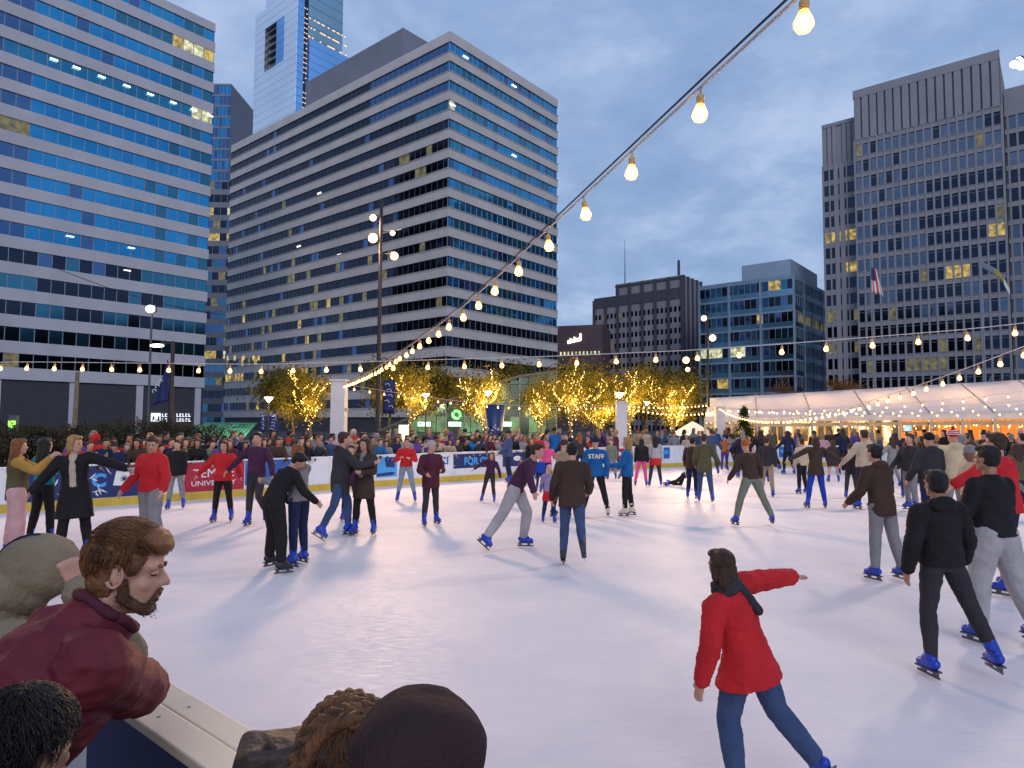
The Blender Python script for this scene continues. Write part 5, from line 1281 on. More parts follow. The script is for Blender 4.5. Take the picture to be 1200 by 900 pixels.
def pick_mat(x, T): return T[x] if isinstance(x, str) else x
FIGS = {}
def person(pose, loc, yaw, h, label, top='black', legs='denim', hair_c='brown', skin='a', skate='blue', voxel=.016, seed=None, group=None, hatm=None, face=False, fix=None):
    """yaw: 0 faces away from the camera (+Y), 90 to the right, 180 towards it"""
    seed = seed if seed is not None else random.randrange(99); F = skeleton(pose); s = h/(1.75 + F.lift)
    if fix: fix(F, s)
    r_ = empty('person', (loc[0], loc[1], loc[2] if len(loc) > 2 else 0), label, 'person', group); r_.rotation_euler = (0, 0, R(-yaw)); r_.scale = (s, s, s)
    # keep the mean of the feet over the given spot
    mid_ = (F.an['L']+F.an['R'])/2; off = Vector((-mid_.x, -mid_.y, 0))
    if pose.get('anchor') == 'pel': off = Vector((-F.pel.x, -F.pel.y, 0))
    def put(me, nm, mats, par=r_):
        me.materials.clear()
        for m_ in (mats if isinstance(mats, list) else [mats]): me.materials.append(m_)
        o = bpy.data.objects.new(nm, me); COL.objects.link(o); o.parent = par
        if par is r_: o.location = off
        return o
    put(body_mesh(F, pose, voxel), 'body', SK[skin])
    put(top_mesh(F, pose, voxel, seed), pose.get('topname', 'jacket'), pick_mat(top, CL))
    if legs: put(leg_mesh(F, pose, voxel, seed), 'trousers', pick_mat(legs, CL))
    if pose.get('vest'):
        g = MB(); loft(g, [(F.pel + F.Rp @ Vector((0, 0, -.16)), F.Rp, .205, .160), (F.pel, F.Rp, .20, .152), (F.waist, F.Rt, .178, .142), (F.chest, F.Rc, .196, .153), (F.chest + F.Rc @ Vector((0, 0, .09)), F.Rc, .17, .13), (F.chest + F.Rc @ Vector((0, 0, .14)), F.Rc, .11, .10)], 18)
        put(remesh(g, voxel, 2, .008, 8, 2), 'vest', CL[pose['vest']])
    if pose.get('inner'):
        g = MB(); fr = F.Rc @ Vector((0, .056, 0)); w_ = .062
        loft(g, [(F.pel + F.Rp @ Vector((0, .066, .06)), F.Rp, w_, .110), (F.waist + F.Rt @ Vector((0, .058, 0)), F.Rt, w_, .104), (F.chest + fr, F.Rc, w_*1.15, .115), (F.chest + F.Rc @ Vector((0, .040, .095)), F.Rc, w_*1.2, .095), (F.neck + F.Rc @ Vector((0, .01, .02)), F.Rc, .07, .07)], 16)
        put(remesh(g, voxel, 2, .004, 8, 2), 'sweater', CL[pose['inner']])
    if pose.get('skirt'): put(skirt_mesh(F, pose, voxel), 'skirt', pick_mat(pose['skirt_c'], CL))
    if pose.get('hair') != 'none':
        hk = pose.get('hair', 'short'); hat = hk in ('beanie', 'cap', 'hoodup')
        if hat:
            put(hair_mesh(F, pose, voxel*.8, seed), {'beanie': 'beanie', 'cap': 'cap', 'hoodup': 'hood'}[hk], pick_mat(hatm or 'charcoal', CL))
            if pose.get('under'): p2 = dict(pose); p2['hair'] = pose['under']; put(hair_mesh(F, p2, voxel*.8, seed), 'hair', HM[hair_c])
        else: put(hair_mesh(F, pose, voxel*.8, seed), 'hair', HM[hair_c])
    for k in 'LR':
        if pose.get('skates', True):
            bt_, bl = skate_meshes(F, k, pose, voxel); o = put(bt_, 'skate', {'blue': M_skate, 'white': M_skwhite, 'black': M_skblack}[skate])
            me = bpy.data.meshes.new('blade'); me.from_pydata([tuple(v) for v in bl.v], [], bl.f); put(me, 'blade', M_blade, o)
        else: put(shoe_mesh(F, k, pose, voxel), 'shoe', M_shoe)
    if face:
        H, c = F.Rh, F.headc
        for sx in (-1, 1):
            g = MB(); g.ell(c + H @ Vector((sx*.030, .076, .010)), .013, .007, .0065, 8, 6); me = g.build('eye', M_eye).data; bpy.data.objects.remove(bpy.data.objects[-1]) if False else None
            o = [x for x in bpy.data.objects if x.data is me][0]; o.parent = r_; o.location = off
            g = MB(); g.tube([c + H @ Vector((sx*.015, .083, .026)), c + H @ Vector((sx*.032, .080, .031)), c + H @ Vector((sx*.048, .070, .026))], [.003, .004, .002], 5); o = g.build('eyebrow', HM[hair_c]); o.parent = r_; o.location = off
        g = MB(); g.ell(c + H @ Vector((0, .084, -.059)), .022, .006, .009, 10, 6); o = g.build('mouth', M_lip); o.parent = r_; o.location = off
    FIGS[label] = (r_, F, off)
    return r_, F, off
def foot(u, v, lift_v=0): return gnd(u, v, 0)
def hgt(u, v0, v1):
    b = gnd(u, v1); return at(u, v0, b.y).z

STAND = dict(legL=(-4, 6, 4, 10), legR=(5, 5, 6, 8))
def P(**k): d = dict(STAND); d.update(k); return d
ARMS_OUT = dict(armL=(5, 62, 12, 6), armR=(5, 66, 14, 4))
HANDS_IN = dict(armL=(12, 14, 70, 34), armR=(12, 14, 72, 36))
POCKET = dict(armL=(-8, 18, 35, 14), armR=(-8, 18, 35, 14))
STRIDE = dict(legL=(26, 6, 24, 8), legR=(-18, 12, 14, 25), lean=12)
GLIDE = dict(legL=(14, 8, 20, 5), legR=(-6, 16, 8, 20), lean=8)
# u, v of head top, v of the skates, yaw, pose, kwargs
SK_LIST = [
 (14, 515, 652, 60, P(fem=1, hair='long', vest='olive', armR=(62, 10, 75, 10), armL=(60, 20, 70, 20), hem=.22, sleeve=1, tt=.03, lt=.05), dict(top='mustard', legs='palepink', hair_c='ginger'), 'ginger haired person in olive vest over mustard sleeves cut by the left edge'),
 (46, 514, 640, 20, P(fem=1, hair='long', armL=(30, 20, 60, 10), armR=(20, 30, 60, 20), hem=.16), dict(top='teal', legs='black', hair_c='black'), 'dark haired person in teal jacket between the ginger person and the black coat'),
 (86, 511, 660, 158, P(fem=1, hair='bob', armL=(16, 68, 20, 8), armR=(8, 40, 26, 8), hem=.55, flare=.05, inner='beige', tt=.035, side=4, head=(-62, 4, 0), side_=1), dict(top='black', legs='black', hair_c='blond', face=True), 'blonde person in open long black coat over beige sweater, arms held out'),
 (180, 512, 648, 196, P(hair='short', armL=(10, 28, 26, 8), armR=(8, 22, 30, 8), hood=1, tt=.035, build=1.08, hem=.22, legL=(10, 10, 16, 10), legR=(-8, 8, 10, 12), lt=.03, head=(-30, 18, 0)), dict(top='red', legs='grey', hair_c='brown', face=True), 'person in red hooded sweatshirt and grey sweatpants behind the leaning spectator'),
 (206, 516, 598, 170, P(hair='short', hem=.3), dict(top='black', legs='grey', hair_c='black'), 'dark jacketed person half hidden behind the red hooded sweatshirt'),
 (261, 517, 613, 178, P(fem=1, hair='long', armL=(5, 34, 30, 10), armR=(5, 42, 26, 8), tt=.035, build=1.02, hem=.26), dict(top='red', legs='black', hair_c='brown', face=True), 'person in loose red sweater and black leggings in front of the red banner'),
 (301, 507, 617, 184, P(hair='short', armL=(4, 26, 30, 8), armR=(2, 44, 26, 8), hem=.18, legL=(20, 4, 60, 5), legR=(2, 4, 6, 8)), dict(top='plum', legs='charcoal', hair_c='black', face=True), 'person in dark purple sweater balancing on one skate by the blue panel'),
 (322, 532, 670, 42, P(hair='short', lean=24, hunch=12, armL=(40, 20, 40, 20), armR=(62, 12, 25, 10), hem=.2, legL=(14, 12, 14, 10), legR=(4, 14, 10, 16), lt=.03, head=(30, 30, 20), build=1.05), dict(top='black', legs='black', hair_c='black', skate='black'), 'person all in black bending forward to hug a companion'),
 (350, 522, 664, -62, P(fem=1, hair='long', lean=6, armL=(50, 20, 50, 20), armR=(40, 10, 60, 10), hem=.22), dict(top='grey', legs='navy', hair_c='ginger'), 'ginger haired person in grey top hugged by the one in black'),
 (392, 507, 632, 62, P(hair='short', armR=(50, 18, 55, 20), armL=(45, 16, 60, 20), hem=.4, tt=.04, lean=6, hood=1, **{k: v for k, v in STRIDE.items() if 'leg' in k}), dict(top='charcoal', legs='denim', hair_c='brown'), 'person in dark parka with hood and blue jeans leaning to kiss a companion'),
 (427, 514, 628, 196, P(fem=1, hair='long', armL=(24, 14, 70, 40), armR=(10, 24, 40, 18), hem=.5, inner='grey', tt=.03, flare=.03, head=(20, 0, -6)), dict(top='brown', legs='black', hair_c='brown', face=True), 'long haired person in dark open coat and black leggings beside the parka'),
 (411, 522, 611, 180, P(hair='short', hem=.3), dict(top='plum', legs='charcoal', hair_c='black'), 'dark figure glimpsed between the kissing couple'),
 (476, 514, 589, 176, P(hair='pony', fem=1, hem=.18, tt=.03, armL=(24, 20, 80, 50), armR=(24, 20, 84, 50), legL=(6, 12, 6, 10), legR=(-2, 10, 4, 10)), dict(top='red', legs='palejean', hair_c='brown', face=True), 'person in short red jacket and blue jeans crossing arms near the boards'),
 (504, 517, 617, 150, P(hair='beanie', hem=.38, tt=.035, armL=(14, 12, 80, 40), armR=(14, 22, 60, 30), fem=1, head=(-40, 0, 0)), dict(top='maroon', legs='charcoal', hatm='lightgrey', face=True), 'person in maroon quilted coat with pale headwear'),
 (572, 530, 590, 190, P(fem=1, hair='long', lean=14, side=-8, armL=(10, 30, 20, 8), armR=(0, 50, 16, 4), legL=(10, 6, 8, 8), legR=(2, 14, 6, 10)), dict(top='plum', legs='charcoal', hair_c='ginger', face=True), 'ginger haired skater in dark clothes tilting over before the navy banner'),
 (592, 520, 645, 100, P(hair='short', lean=26, hunch=10, armL=(10, 58, 15, 5), armR=(50, 40, 10, 0), hem=.22, legL=(24, 8, 34, 5), legR=(-24, 14, 10, 20), lt=.03), dict(top='plum', legs='lightgrey', hair_c='brown'), 'skater in plum top and pale grey trousers leaning into a fast turn'),
 (612, 537, 563, 200, P(hair='short', lean=30, hem=.2, armL=(40, 10, 20, 5), armR=(40, 10, 20, 5)), dict(top='purple', legs='black', hair_c='brown'), 'small child in purple jacket bending over by the far boards'),
 (623, 514, 563, 180, P(fem=1, hair='long', hem=.3), dict(top='black', legs='black', hair_c='ginger', face=True), 'ginger haired adult in black standing over the child in purple'),
 (641, 518, 572, 170, P(fem=1, hair='beanie', hem=.2, armL=(10, 30, 50, 10), tt=.035), dict(top='pink', legs='navy', hatm='pink'), 'person in bright pink jacket and hat near the middle'),
 (633, 535, 577, 186, P(hair='short', hem=.2, tt=.03, build=1.1), dict(top='royal', legs='navy', hair_c='brown'), 'small child in blue vest below the bright pink jacket'),
 (643, 545, 614, 20, P(fem=1, hair='beanie', hem=.2, skirt=.34, skirt_c='red', armL=(10, 20, 20, 5), armR=(10, 30, 20, 5), build=1.1), dict(top='lavender', legs='navy', hatm='palepink'), 'child in lavender top and bright red skirt seen from behind'),
 (655, 516, 608, 60, P(hair='beanie', hem=.3, lean=10, armL=(30, 20, 30, 5), armR=(20, 20, 30, 5), tt=.035), dict(top='tan', legs='charcoal', hatm='brown'), 'person in tan jacket and brown hat behind the red skirt'),
 (671, 520, 668, 8, P(hair='short', hem=.34, tt=.035, lean=10, armL=(10, 18, 30, 8), armR=(20, 16, 50, 20), legL=(4, 3, 6, 8), legR=(-22, 6, 38, 10), build=1.05), dict(top='brown', legs='denim', hair_c='black', skate='black'), 'skater in dark brown jacket and blue jeans pushing off away from the camera'),
 (698, 512, 607, 0, P(hair='beanie', fem=1, hem=.26, tt=.03, armL=(-14, 18, 36, 24), armR=(-14, 18, 36, 24), legL=(0, 13, 2, 8), legR=(0, 13, 2, 8)), dict(top='blue', legs='black', hatm='navy', skate='white'), 'rink worker in blue jacket lettered STAFF and navy beanie, back to the camera'),
 (737, 513, 606, 286, P(fem=1, hair='long', hem=.28, tt=.03, armL=(24, 10, 60, 10), armR=(4, 12, 30, 8), legL=(6, 3, 8, 8), legR=(-5, 3, 4, 8)), dict(top='blue', legs='black', hair_c='blond', skate='white'), 'long haired rink worker in blue jacket and white skates facing left'),
 (717, 515, 563, 200, P(hair='short', hem=.24), dict(top='sage', legs='grey', hair_c='brown'), 'pale green jacketed skater far off between the two blue jackets'),
 (751, 514, 571, 10, P(fem=1, hair='long', hem=.24, tt=.03, legL=(0, 10, 2, 8), legR=(4, 6, 6, 8)), dict(top='black', legs='pink', hair_c='black'), 'skater in black jacket and bright pink leggings'),
 (768, 511, 571, 4, P(fem=1, hair='long', hem=.18, skirt=.26, skirt_c='red', legL=(0, 8, 2, 8), legR=(2, 8, 4, 8)), dict(top='lightgrey', legs='charcoal', hair_c='black'), 'dark haired skater in grey top and short red skirt'),
 (790, 506, 548, 178, P(hair='beanie', hem=.26, **POCKET), dict(top='grey', legs='denim', hatm='darkred', face=True), 'taller of two men in grey jackets at the far boards, dark red hat'),
 (805, 510, 548, 190, P(hair='short', hem=.26, **POCKET), dict(top='beige', legs='grey', hair_c='grey', face=True), 'second person at the far boards in beige jacket beside the grey one'),
 (827, 509, 590, 20, P(hair='short', hem=.4, tt=.035, armL=(10, 14, 30, 10), armR=(10, 24, 30, 6), legL=(8, 4, 16, 8), legR=(-10, 8, 6, 10)), dict(top='olive', legs='denim', hair_c='brown'), 'skater in long olive coat and jeans right of the lying person'),
 (811, 513, 586, 30, P(hair='short', hem=.3, armL=(20, 14, 30, 10), legL=(20, 4, 30, 8), legR=(-16, 8, 10, 10), lean=10), dict(top='brown', legs='navy', hair_c='black'), 'dark skater at the left shoulder of the olive coat'),
 (849, 512, 552, 180, P(fem=1, hair='long', hem=.2, **ARMS_OUT), dict(top='orange', legs='purple', hair_c='brown'), 'skater in orange top beneath the tent column'),
 (864, 512, 553, 184, P(hair='short', hem=.2), dict(top='black', legs='charcoal', hair_c='black', face=True), 'skater in black between the orange and rose tops'),
 (878, 511, 556, 176, P(fem=1, hair='bob', hem=.3), dict(top='palepink', legs='charcoal', hair_c='brown', face=True), 'skater in rose jacket far off before the conifer'),
 (884, 516, 617, 350, P(fem=1, hair='beanie', hem=.2, lean=8, side=-6, legL=(6, 18, 12, 10), legR=(-8, 20, 6, 15), armL=(20, 24, 30, 10), armR=(10, 20, 30, 8), lt=.02), dict(top='brown', legs='sage', hatm='orange'), 'skater in brown jacket and pale green trousers with legs apart'),
 (899, 512, 583, 30, P(hair='short', hem=.26, legL=(16, 6, 30, 5), legR=(-8, 6, 8, 5)), dict(top='charcoal', legs='tan', hair_c='brown'), 'skater in charcoal jacket and tan trousers behind the pale green trousers'),
 (941, 514, 580, 340, P(hair='short', hem=.26, legL=(0, 4, 4, 5), legR=(4, 4, 12, 5)), dict(top='beige', legs='black', hair_c='brown'), 'skater in beige sweater behind the outstretched arms'),
 (957, 512, 597, 2, P(fem=1, hair='bob', hem=.34, armL=(2, 62, 4, 2), armR=(2, 60, 4, 2), tt=.026, legL=(0, 9, 2, 10), legR=(2, 9, 4, 12), flare=.03), dict(top='brown', legs='royal', hair_c='brown'), 'skater in brown jacket and bright blue trousers with both arms outstretched'),
 (977, 516, 566, 8, P(fem=1, hair='long', hem=.5, flare=.03, legL=(0, 8, 2, 8), legR=(0, 8, 2, 8)), dict(top='charcoal', legs=None, hair_c='brown'), 'skater with bare legs in dark dress right of the outstretched arms'),
 (998, 520, 585, 20, P(fem=1, hair='short', hem=.4), dict(top='black', legs='charcoal', hair_c='black'), 'black clad skater left of the tall beige sweater'),
 (1014, 504, 598, 346, P(hair='short', hem=.22, armL=(14, 34, 20, 8), armR=(10, 22, 30, 8), build=1.1, tt=.03, legL=(0, 8, 3, 8), legR=(4, 6, 8, 8)), dict(top='beige', legs='navy', hair_c='brown'), 'tall broad skater in beige sweater and dark jeans seen from behind'),
 (1042, 522, 682, 340, P(hair='short', hem=.34, lean=10, legL=(2, 5, 5, 6), legR=(-6, 6, 6, 6), armL=(20, 14, 40, 10), armR=(16, 14, 40, 10), tt=.03, lt=.02, hood=1), dict(top='brown', legs='grey', hair_c='black'), 'skater in dark brown hooded jacket and grey trousers midway at right'),
 (1066, 517, 585, 20, P(hair='short', hem=.3, legL=(0, 4, 4, 4), legR=(-8, 6, 20, 4)), dict(top='charcoal', legs='navy', hair_c='black'), 'dark skater just right of the brown hooded jacket'),
 (1093, 508, 626, 352, P(hair='beanie', hem=.3, tt=.04, hood=1, build=1.1, armL=(10, 18, 20, 8), armR=(10, 18, 20, 8)), dict(top='charcoal', legs='navy', hatm='black'), 'broad skater in charcoal hooded jacket and black hat behind the boy'),
 (1121, 502, 622, 2, P(hair='beanie', hem=.26, tt=.035, hood=1, build=1.1, armR=(6, 24, 20, 8), armL=(20, 16, 40, 10)), dict(top='cream', legs='grey', hatm='red', ), 'skater in cream hoodie and red and white striped pompom hat'),
 (1184, 508, 698, 330, P(hair='short', hem=.28, tt=.04, armL=(30, 60, 20, 10), armR=(10, 18, 20, 8), build=1.12, lean=6, lt=.02), dict(top='red', legs='navy', hair_c='brown'), 'large skater in red jacket behind the grey sweatpants at right'),
]
figs = {}
for i, (u, vt, vf, yaw, pose, kw, lab) in enumerate(SK_LIST):
    b = gnd(u, vf-1); hh = at(u, vt, b.y).z; near = b.y < 12
    lean_fix = 1.0
    Fq = skeleton(pose); topz = Fq.headc.z + .12; hh = hh*(1.75+Fq.lift)/topz
    hh = min(hh, 1.98)
    figs[lab] = person(pose, b, yaw, hh, lab, voxel=.013 if near else .02, seed=i, **kw)
# --- details on some skaters --------------------------------------------------
def child_mesh(lab_key, name, m_, build):
    r_, F, off = FIGS[lab_key]; g = MB(); build(g, F)
    o = g.build(name, m_, None, True); o.parent = r_; o.location = off; return o
def key(sub): return [k for k in FIGS if sub in k][0]
k_ = key('lettered STAFF'); r_, F, off = FIGS[k_]
cu = bpy.data.curves.new('t', 'FONT'); cu.body = 'STAFF'; cu.size = .135; cu.extrude = .003; cu.align_x = 'CENTER'; cu.align_y = 'CENTER'; cu.offset = .004; cu.materials.append(mat('cream_print', (.75, .68, .45), .6))
to = bpy.data.objects.new('lettering', cu); COL.objects.link(to); me = bpy.data.meshes.new_from_object(to.evaluated_get(bpy.context.evaluated_depsgraph_get())); bpy.data.objects.remove(to)
o = bpy.data.objects.new('lettering', me); COL.objects.link(o); o.parent = r_
o.matrix_local = Matrix.Translation(off + F.chest + Vector((0, -.160, .01))) @ Matrix.Rotation(R(90), 4, 'X')
k_ = key('pompom')
def stripes(g, F):
    H, c = F.Rh, F.headc
    for z in (.045, .080, .112):
        rr_ = math.sqrt(max(.05, 1-((z-.055)/.092)**2)); g.tube([c + H @ Vector((.092*rr_*math.cos(a), -.012+.110*rr_*math.sin(a), z)) for a in np.linspace(0, 2*PI, 22)], .008, 6)
child_mesh(k_, 'white_stripe', M_white, stripes); child_mesh(k_, 'pompom', CL['red'], lambda g, F: g.ell(F.headc + F.Rh @ Vector((0, -.02, .165)), .032, .032, .03))
r_, F, off = FIGS[key('blonde person in open')]
w = r_.matrix_basis @ (off + F.hd['L']); 
cg = empty('drink_cup', w - UP*.03, 'small clear plastic cup in the hand of the blonde person in black', 'cup'); g = MB(); g.tube([w-UP*.05, w+UP*.05], [.028, .038], 12, cap=False); g.build('cup_wall', mat('clear_plastic', (.8, .75, .7), .2, 0, 0, trans=.8), cg); g = MB(); g.tube([w-UP*.055, w-UP*.05], .028, 12); g.build('cup_base', M_white, cg)

# --- nearest skaters -----------------------------------------------------------
def near(u, vt, vf, yaw, pose, label, **kw):
    b = gnd(u, vf-1); hh = at(u, vt, b.y).z; F = skeleton(pose); hh *= (1.75+F.lift)/(F.headc.z+.12); return person(pose, b, yaw, hh, label, **kw)
near(1130, 553, 797, -4, P(hair='short', hood=1, tt=.034, hem=.2, fold=.011, armL=(-6, 20, 22, 14), armR=(2, 18, 30, 8), legL=(4, 4, 12, 4), legR=(-4, 21, 8, 10), lt=.012, side=-3, curl=25), 'boy in black hooded jacket and charcoal trousers skating away at the right', top='black', legs='charcoal', hair_c='black', skin='b', voxel=.009, seed=3)
near(1182, 524, 758, -14, P(hair='short', tt=.022, hem=.2, fold=.010, build=1.12, armL=(14, 12, 40, 12), armR=(14, 16, 40, 12), legL=(6, 8, 12, 8), legR=(-8, 10, 8, 12), lt=.04, lean=4, head=(-12, 0, 0), cuff=.7), 'person in black sweater and pale grey sweatpants cut by the right edge', top='black', legs='lightgrey', hair_c='black', skin='b', voxel=.010, seed=4)
kid, KF, koff = near(912, 650, 942, 326, P(fem=1, hair='bob', tt=.040, hem=.36, flare=.08, side=-13, lean=10, fold=.012, collar=1, armL=(4, 30, 18, 6), armR=(-24, 76, 10, 2), legL=(10, 6, 24, 8), legR=(-14, 16, 26, 14), curl=20, lt=.03), 'child in red jacket and dark scarf gliding with one arm flung out', top='red', legs='denim', hair_c='brown', voxel=.009, seed=6)
def scarf(g, F):
    for z, r0 in ((-.01, .098), (.035, .088)): g.tube([F.neck + F.Rc @ Vector((r0*math.cos(a), r0*.95*math.sin(a), z+.008*math.sin(a*3))) for a in np.linspace(0, 2*PI, 24)], .032, 8)
    a = F.neck + F.Rc @ Vector((.05, -.09, 0)); cap_(g, a, a + F.Rc @ Vector((.03, -.07, -.20)), .03, .035)
g = MB(); scarf(g, KF); me = remesh(g, .008, 2, .004, 14, 1); me.materials.append(CL['charcoal']); o = bpy.data.objects.new('scarf', me); COL.objects.link(o); o.parent = kid; o.location = koff

# lying skater
pose = P(hair='short', hem=.2, anchor='pel', armL=(40, 50, 40, 0), armR=(150, 30, 20, 0), legL=(62, 6, 90, 5), legR=(20, 8, 20, 5), head=(0, 30, 0))
b = gnd(793, 569); r_, F, off = person(pose, b, 0, 1.55, 'skater in grey jacket lying on the ice on one side', top='grey', legs='black', hair_c='brown', voxel=.02)
r_.rotation_euler = (R(-78), 0, R(-86)); r_.location = (b.x - .55, b.y, .17)

# ================================================================ FOREGROUND SPECTATORS
def strands(F, name, root, off, m_, n, fn, rad=.0016, segs=5, seed=1):
    """fine tapered hair strands; fn(rnd) -> list of points in head space"""
    rr = random.Random(seed); g = MB()
    for _ in range(n):
        pts = fn(rr)
        if pts is None: continue
        q = [F.headc + F.Rh @ Vector(p) for p in pts]; k = len(q); g.tube(q, [rad*(1-.75*i/(k-1)) for i in range(k)], 3, 0, False)
    o = g.build(name, m_, None, True); o.parent = root; o.location = off; return o
def skull(th, ph, e=0.0):       # th from the crown, ph: 0 = front, +-pi = back
    return Vector(((.084+e)*math.sin(th)*math.sin(ph), -.018+(.102+e)*math.sin(th)*math.cos(ph), .040+(.096+e)*math.cos(th)))
def flow(th, ph, e, ln, rr, fwd=.6, wild=.15):
    pts = []; t, p = th, ph; n = 5
    dt = ln/.095/n
    jt, jp = rr.gauss(1, wild), rr.gauss(0, wild)
    for i in range(n+1):
        pts.append(skull(t, p, e + .006*math.sin(PI*i/n)*rr.uniform(.6, 1.4))); t += dt*jt; p += dt*jp
    return pts
def front_person(pose, target, yaw, z0, label, elbows=None, free=None, **kw):
    """place a figure so that its head centre lies at target (world)"""
    F = skeleton(pose); s = (target.z - z0)/F.headc.z; h = s*(1.75+F.lift); hc = F.headc
    Rz = Matrix.Rotation(R(-yaw), 3, 'Z'); mid_ = (F.an['L']+F.an['R'])/2; off = Vector((-mid_.x, -mid_.y, 0))
    d = Rz @ ((hc+off)*s); loc = Vector((target.x-d.x, target.y-d.y, z0))
    def fix(FF, s_):
        for k, (E_, W_) in (elbows or {}).items():
            inv = lambda w: (Rz.inverted() @ (Vector(w)-loc))/s - off
            # keep bone lengths: aim the bones at the wanted points
            e_ = inv(E_); FF.el[k] = FF.sh[k] + (e_-FF.sh[k]).normalized()*max(.25, min(.33, (e_-FF.sh[k]).length))
            if len(W_) == 3 and free and k == 'R':
                w_ = inv(W_); FF.el[k] = e_; FF.wr[k] = w_; FF.hd[k] = w_ + (inv(free)-w_).normalized()*.09; continue
            w_ = inv(W_); FF.wr[k] = FF.el[k] + (w_-FF.el[k]).normalized()*.255; FF.hd[k] = FF.wr[k] + (w_-FF.el[k]).normalized()*.09
    r_ = person(pose, loc, yaw, h, label, fix=fix, **kw)
    return r_
M_hairH = mat('hair_chestnut', (.16, .065, .024), .5, 0, .5, 22, .6, 120, stretch=(1, 1, .3), spec=.4)
M_hairB = mat('hair_jet', (.012, .008, .008), .45, 0, .3, 22, .6, 120, spec=.5)
M_hairG = mat('hair_braid', (.13, .05, .019), .5, 0, .55, 30, .6, 120, spec=.4)
CL['hoodie'] = cloth_mat('hoodie', (.225, .175, .115)); CL['wine'] = mat('cloth_wine', (.125, .011, .020), .7, 0, .18, 4, .3, 26, spec=.35); CL['knit'] = mat('cloth_knit', (.050, .028, .030), .9, 0, .2, 8, .6, 160, spec=.15)
DECK = .15
# 1 the bearded man in the wine jacket
tgt = at(152, 670, 1.95)
eR_ = gnd(205, 826, capz+.055); wR_ = eR_ + DL*.20 + DR*.03; eL_ = eR_ + DL*.62 - DR*.06; wL_ = eR_ + DL*.40 - DR*.02
hero_pose = dict(skates=False, hair='none', lean=26, hunch=14, twist=2, head=(32, -4, -4), tt=.040, hem=.20, fold=.012, collar=1, build=1.12, armL=(40, 15, 60, 30), armR=(40, 15, 60, 30), legL=(-4, 6, 6, 8), legR=(8, 6, 14, 8))
hero, HF, hoff = front_person(hero_pose, tgt, 42, DECK, 'bearded person in wine red jacket leaning on the barrier, nearest at the left', elbows={'R': (eR_, wR_), 'L': (eL_, wL_)}, top='wine', legs='navy', skin='a', voxel=.007, seed=2)
def rr_pick(rr):
    th = rr.uniform(.05, 1.95); ph = rr.uniform(-PI, PI)
    if abs(ph) < 1.25 and th > 1.22: return None
    if abs(ph) < 2.0 and th > 1.50: return None
    if th > 1.8 and abs(ph) < 2.4: return None
    return th, ph
def f_top(rr):
    a = rr_pick(rr)
    if a is None: return None
    th, ph = a; e = rr.uniform(.004, .020) if th < 1.15 else rr.uniform(.001, .010)
    if th < 1.25: # comb from the crown towards the forehead and over to the side
        pts = []; p = skull(th, ph, e); d = Vector((.25+rr.gauss(0, .18), .8, -.12))
        for i in range(6):
            q = p + d.normalized()*(.013*i) + Vector((0, 0, .010*math.sin(PI*i/5)))
            v = q - Vector((0, -.018, .04)); k = math.sqrt((v.x/(.084+e))**2 + (v.y/(.102+e))**2 + (v.z/(.096+e))**2); v = v/k if k > 0 else v; pts.append(v + Vector((0, -.018, .04)))
        return pts
    return flow(th, ph, e, rr.uniform(.025, .045), rr, wild=.12)
g = MB(); Hh, hc = HF.Rh, HF.headc; AXh = (Hh @ Vector((1, 0, 0)), Hh @ Vector((0, 1, 0)), Hh @ UP)
def EH(g, x, y, z, a, b_, c_): g.ell(hc + Hh @ Vector((x, y, z)), a, b_, c_, 20, 14, ax=AXh)
EH(g, 0, -.024, .046, .083, .093, .088); EH(g, 0, -.042, -.02, .070, .062, .082); EH(g, 0, -.050, -.065, .055, .045, .045); EH(g, .0, .035, .098, .066, .056, .038); EH(g, .015, .070, .088, .045, .030, .022)
for sx in (-1, 1): EH(g, sx*.070, .018, .030, .012, .022, .034)
me = remesh(g, .005, 2, .006, 34, 4, (1, .3, 1)); me.materials.append(M_hairH); o = bpy.data.objects.new('hair', me); COL.objects.link(o); o.parent = hero; o.location = hoff
strands(HF, 'hair_strands', hero, hoff, M_hairH, 5200, f_top, .0015)
g = MB()
def CH(a, b_, r0, r1): cap_(g, hc + Hh @ Vector(a), hc + Hh @ Vector(b_), r0, r1, 10)
for sx in (-1, 1): CH((sx*.070, .005, -.020), (sx*.060, .012, -.062), .013, .017); CH((sx*.060, .012, -.062), (sx*.024, .068, -.095), .017, .016); CH((sx*.020, .088, -.048), (sx*.028, .078, -.075), .006, .008)
CH((-.022, .070, -.095), (.022, .070, -.095), .017, .017); CH((-.016, .092, -.041), (.016, .092, -.041), .005, .005)
me = remesh(g, .004, 2, .003, 50, 4); me.materials.append(mat('beard_brown', (.11, .045, .02), .7, 0, .4, 40, .8, 200)); o = bpy.data.objects.new('beard', me); COL.objects.link(o); o.parent = hero; o.location = hoff
def f_beard(rr):
    sx = rr.choice((-1, 1)); t = rr.random(); a = Vector((.068, .008, -.03)).lerp(Vector((.058, .015, -.066)), t) if rr.random() < .4 else Vector((.058, .015, -.066)).lerp(Vector((.0, .078, -.100)), t)
    p = Vector((sx*a.x, a.y, a.z)) + Vector((sx*.016*rr.random(), rr.gauss(0, .010), rr.gauss(0, .011))); d = Vector((sx*.3, .2, -1)) if p.z > -.098 else Vector((sx*.2, 1, -.2)); d = d.normalized()*rr.uniform(.004, .009); return [p, p+d*.5, p+d]
strands(HF, 'beard_strands', hero, hoff, mat('beard_brown', (.11, .045, .02)), 900, f_beard, .0011, 3)
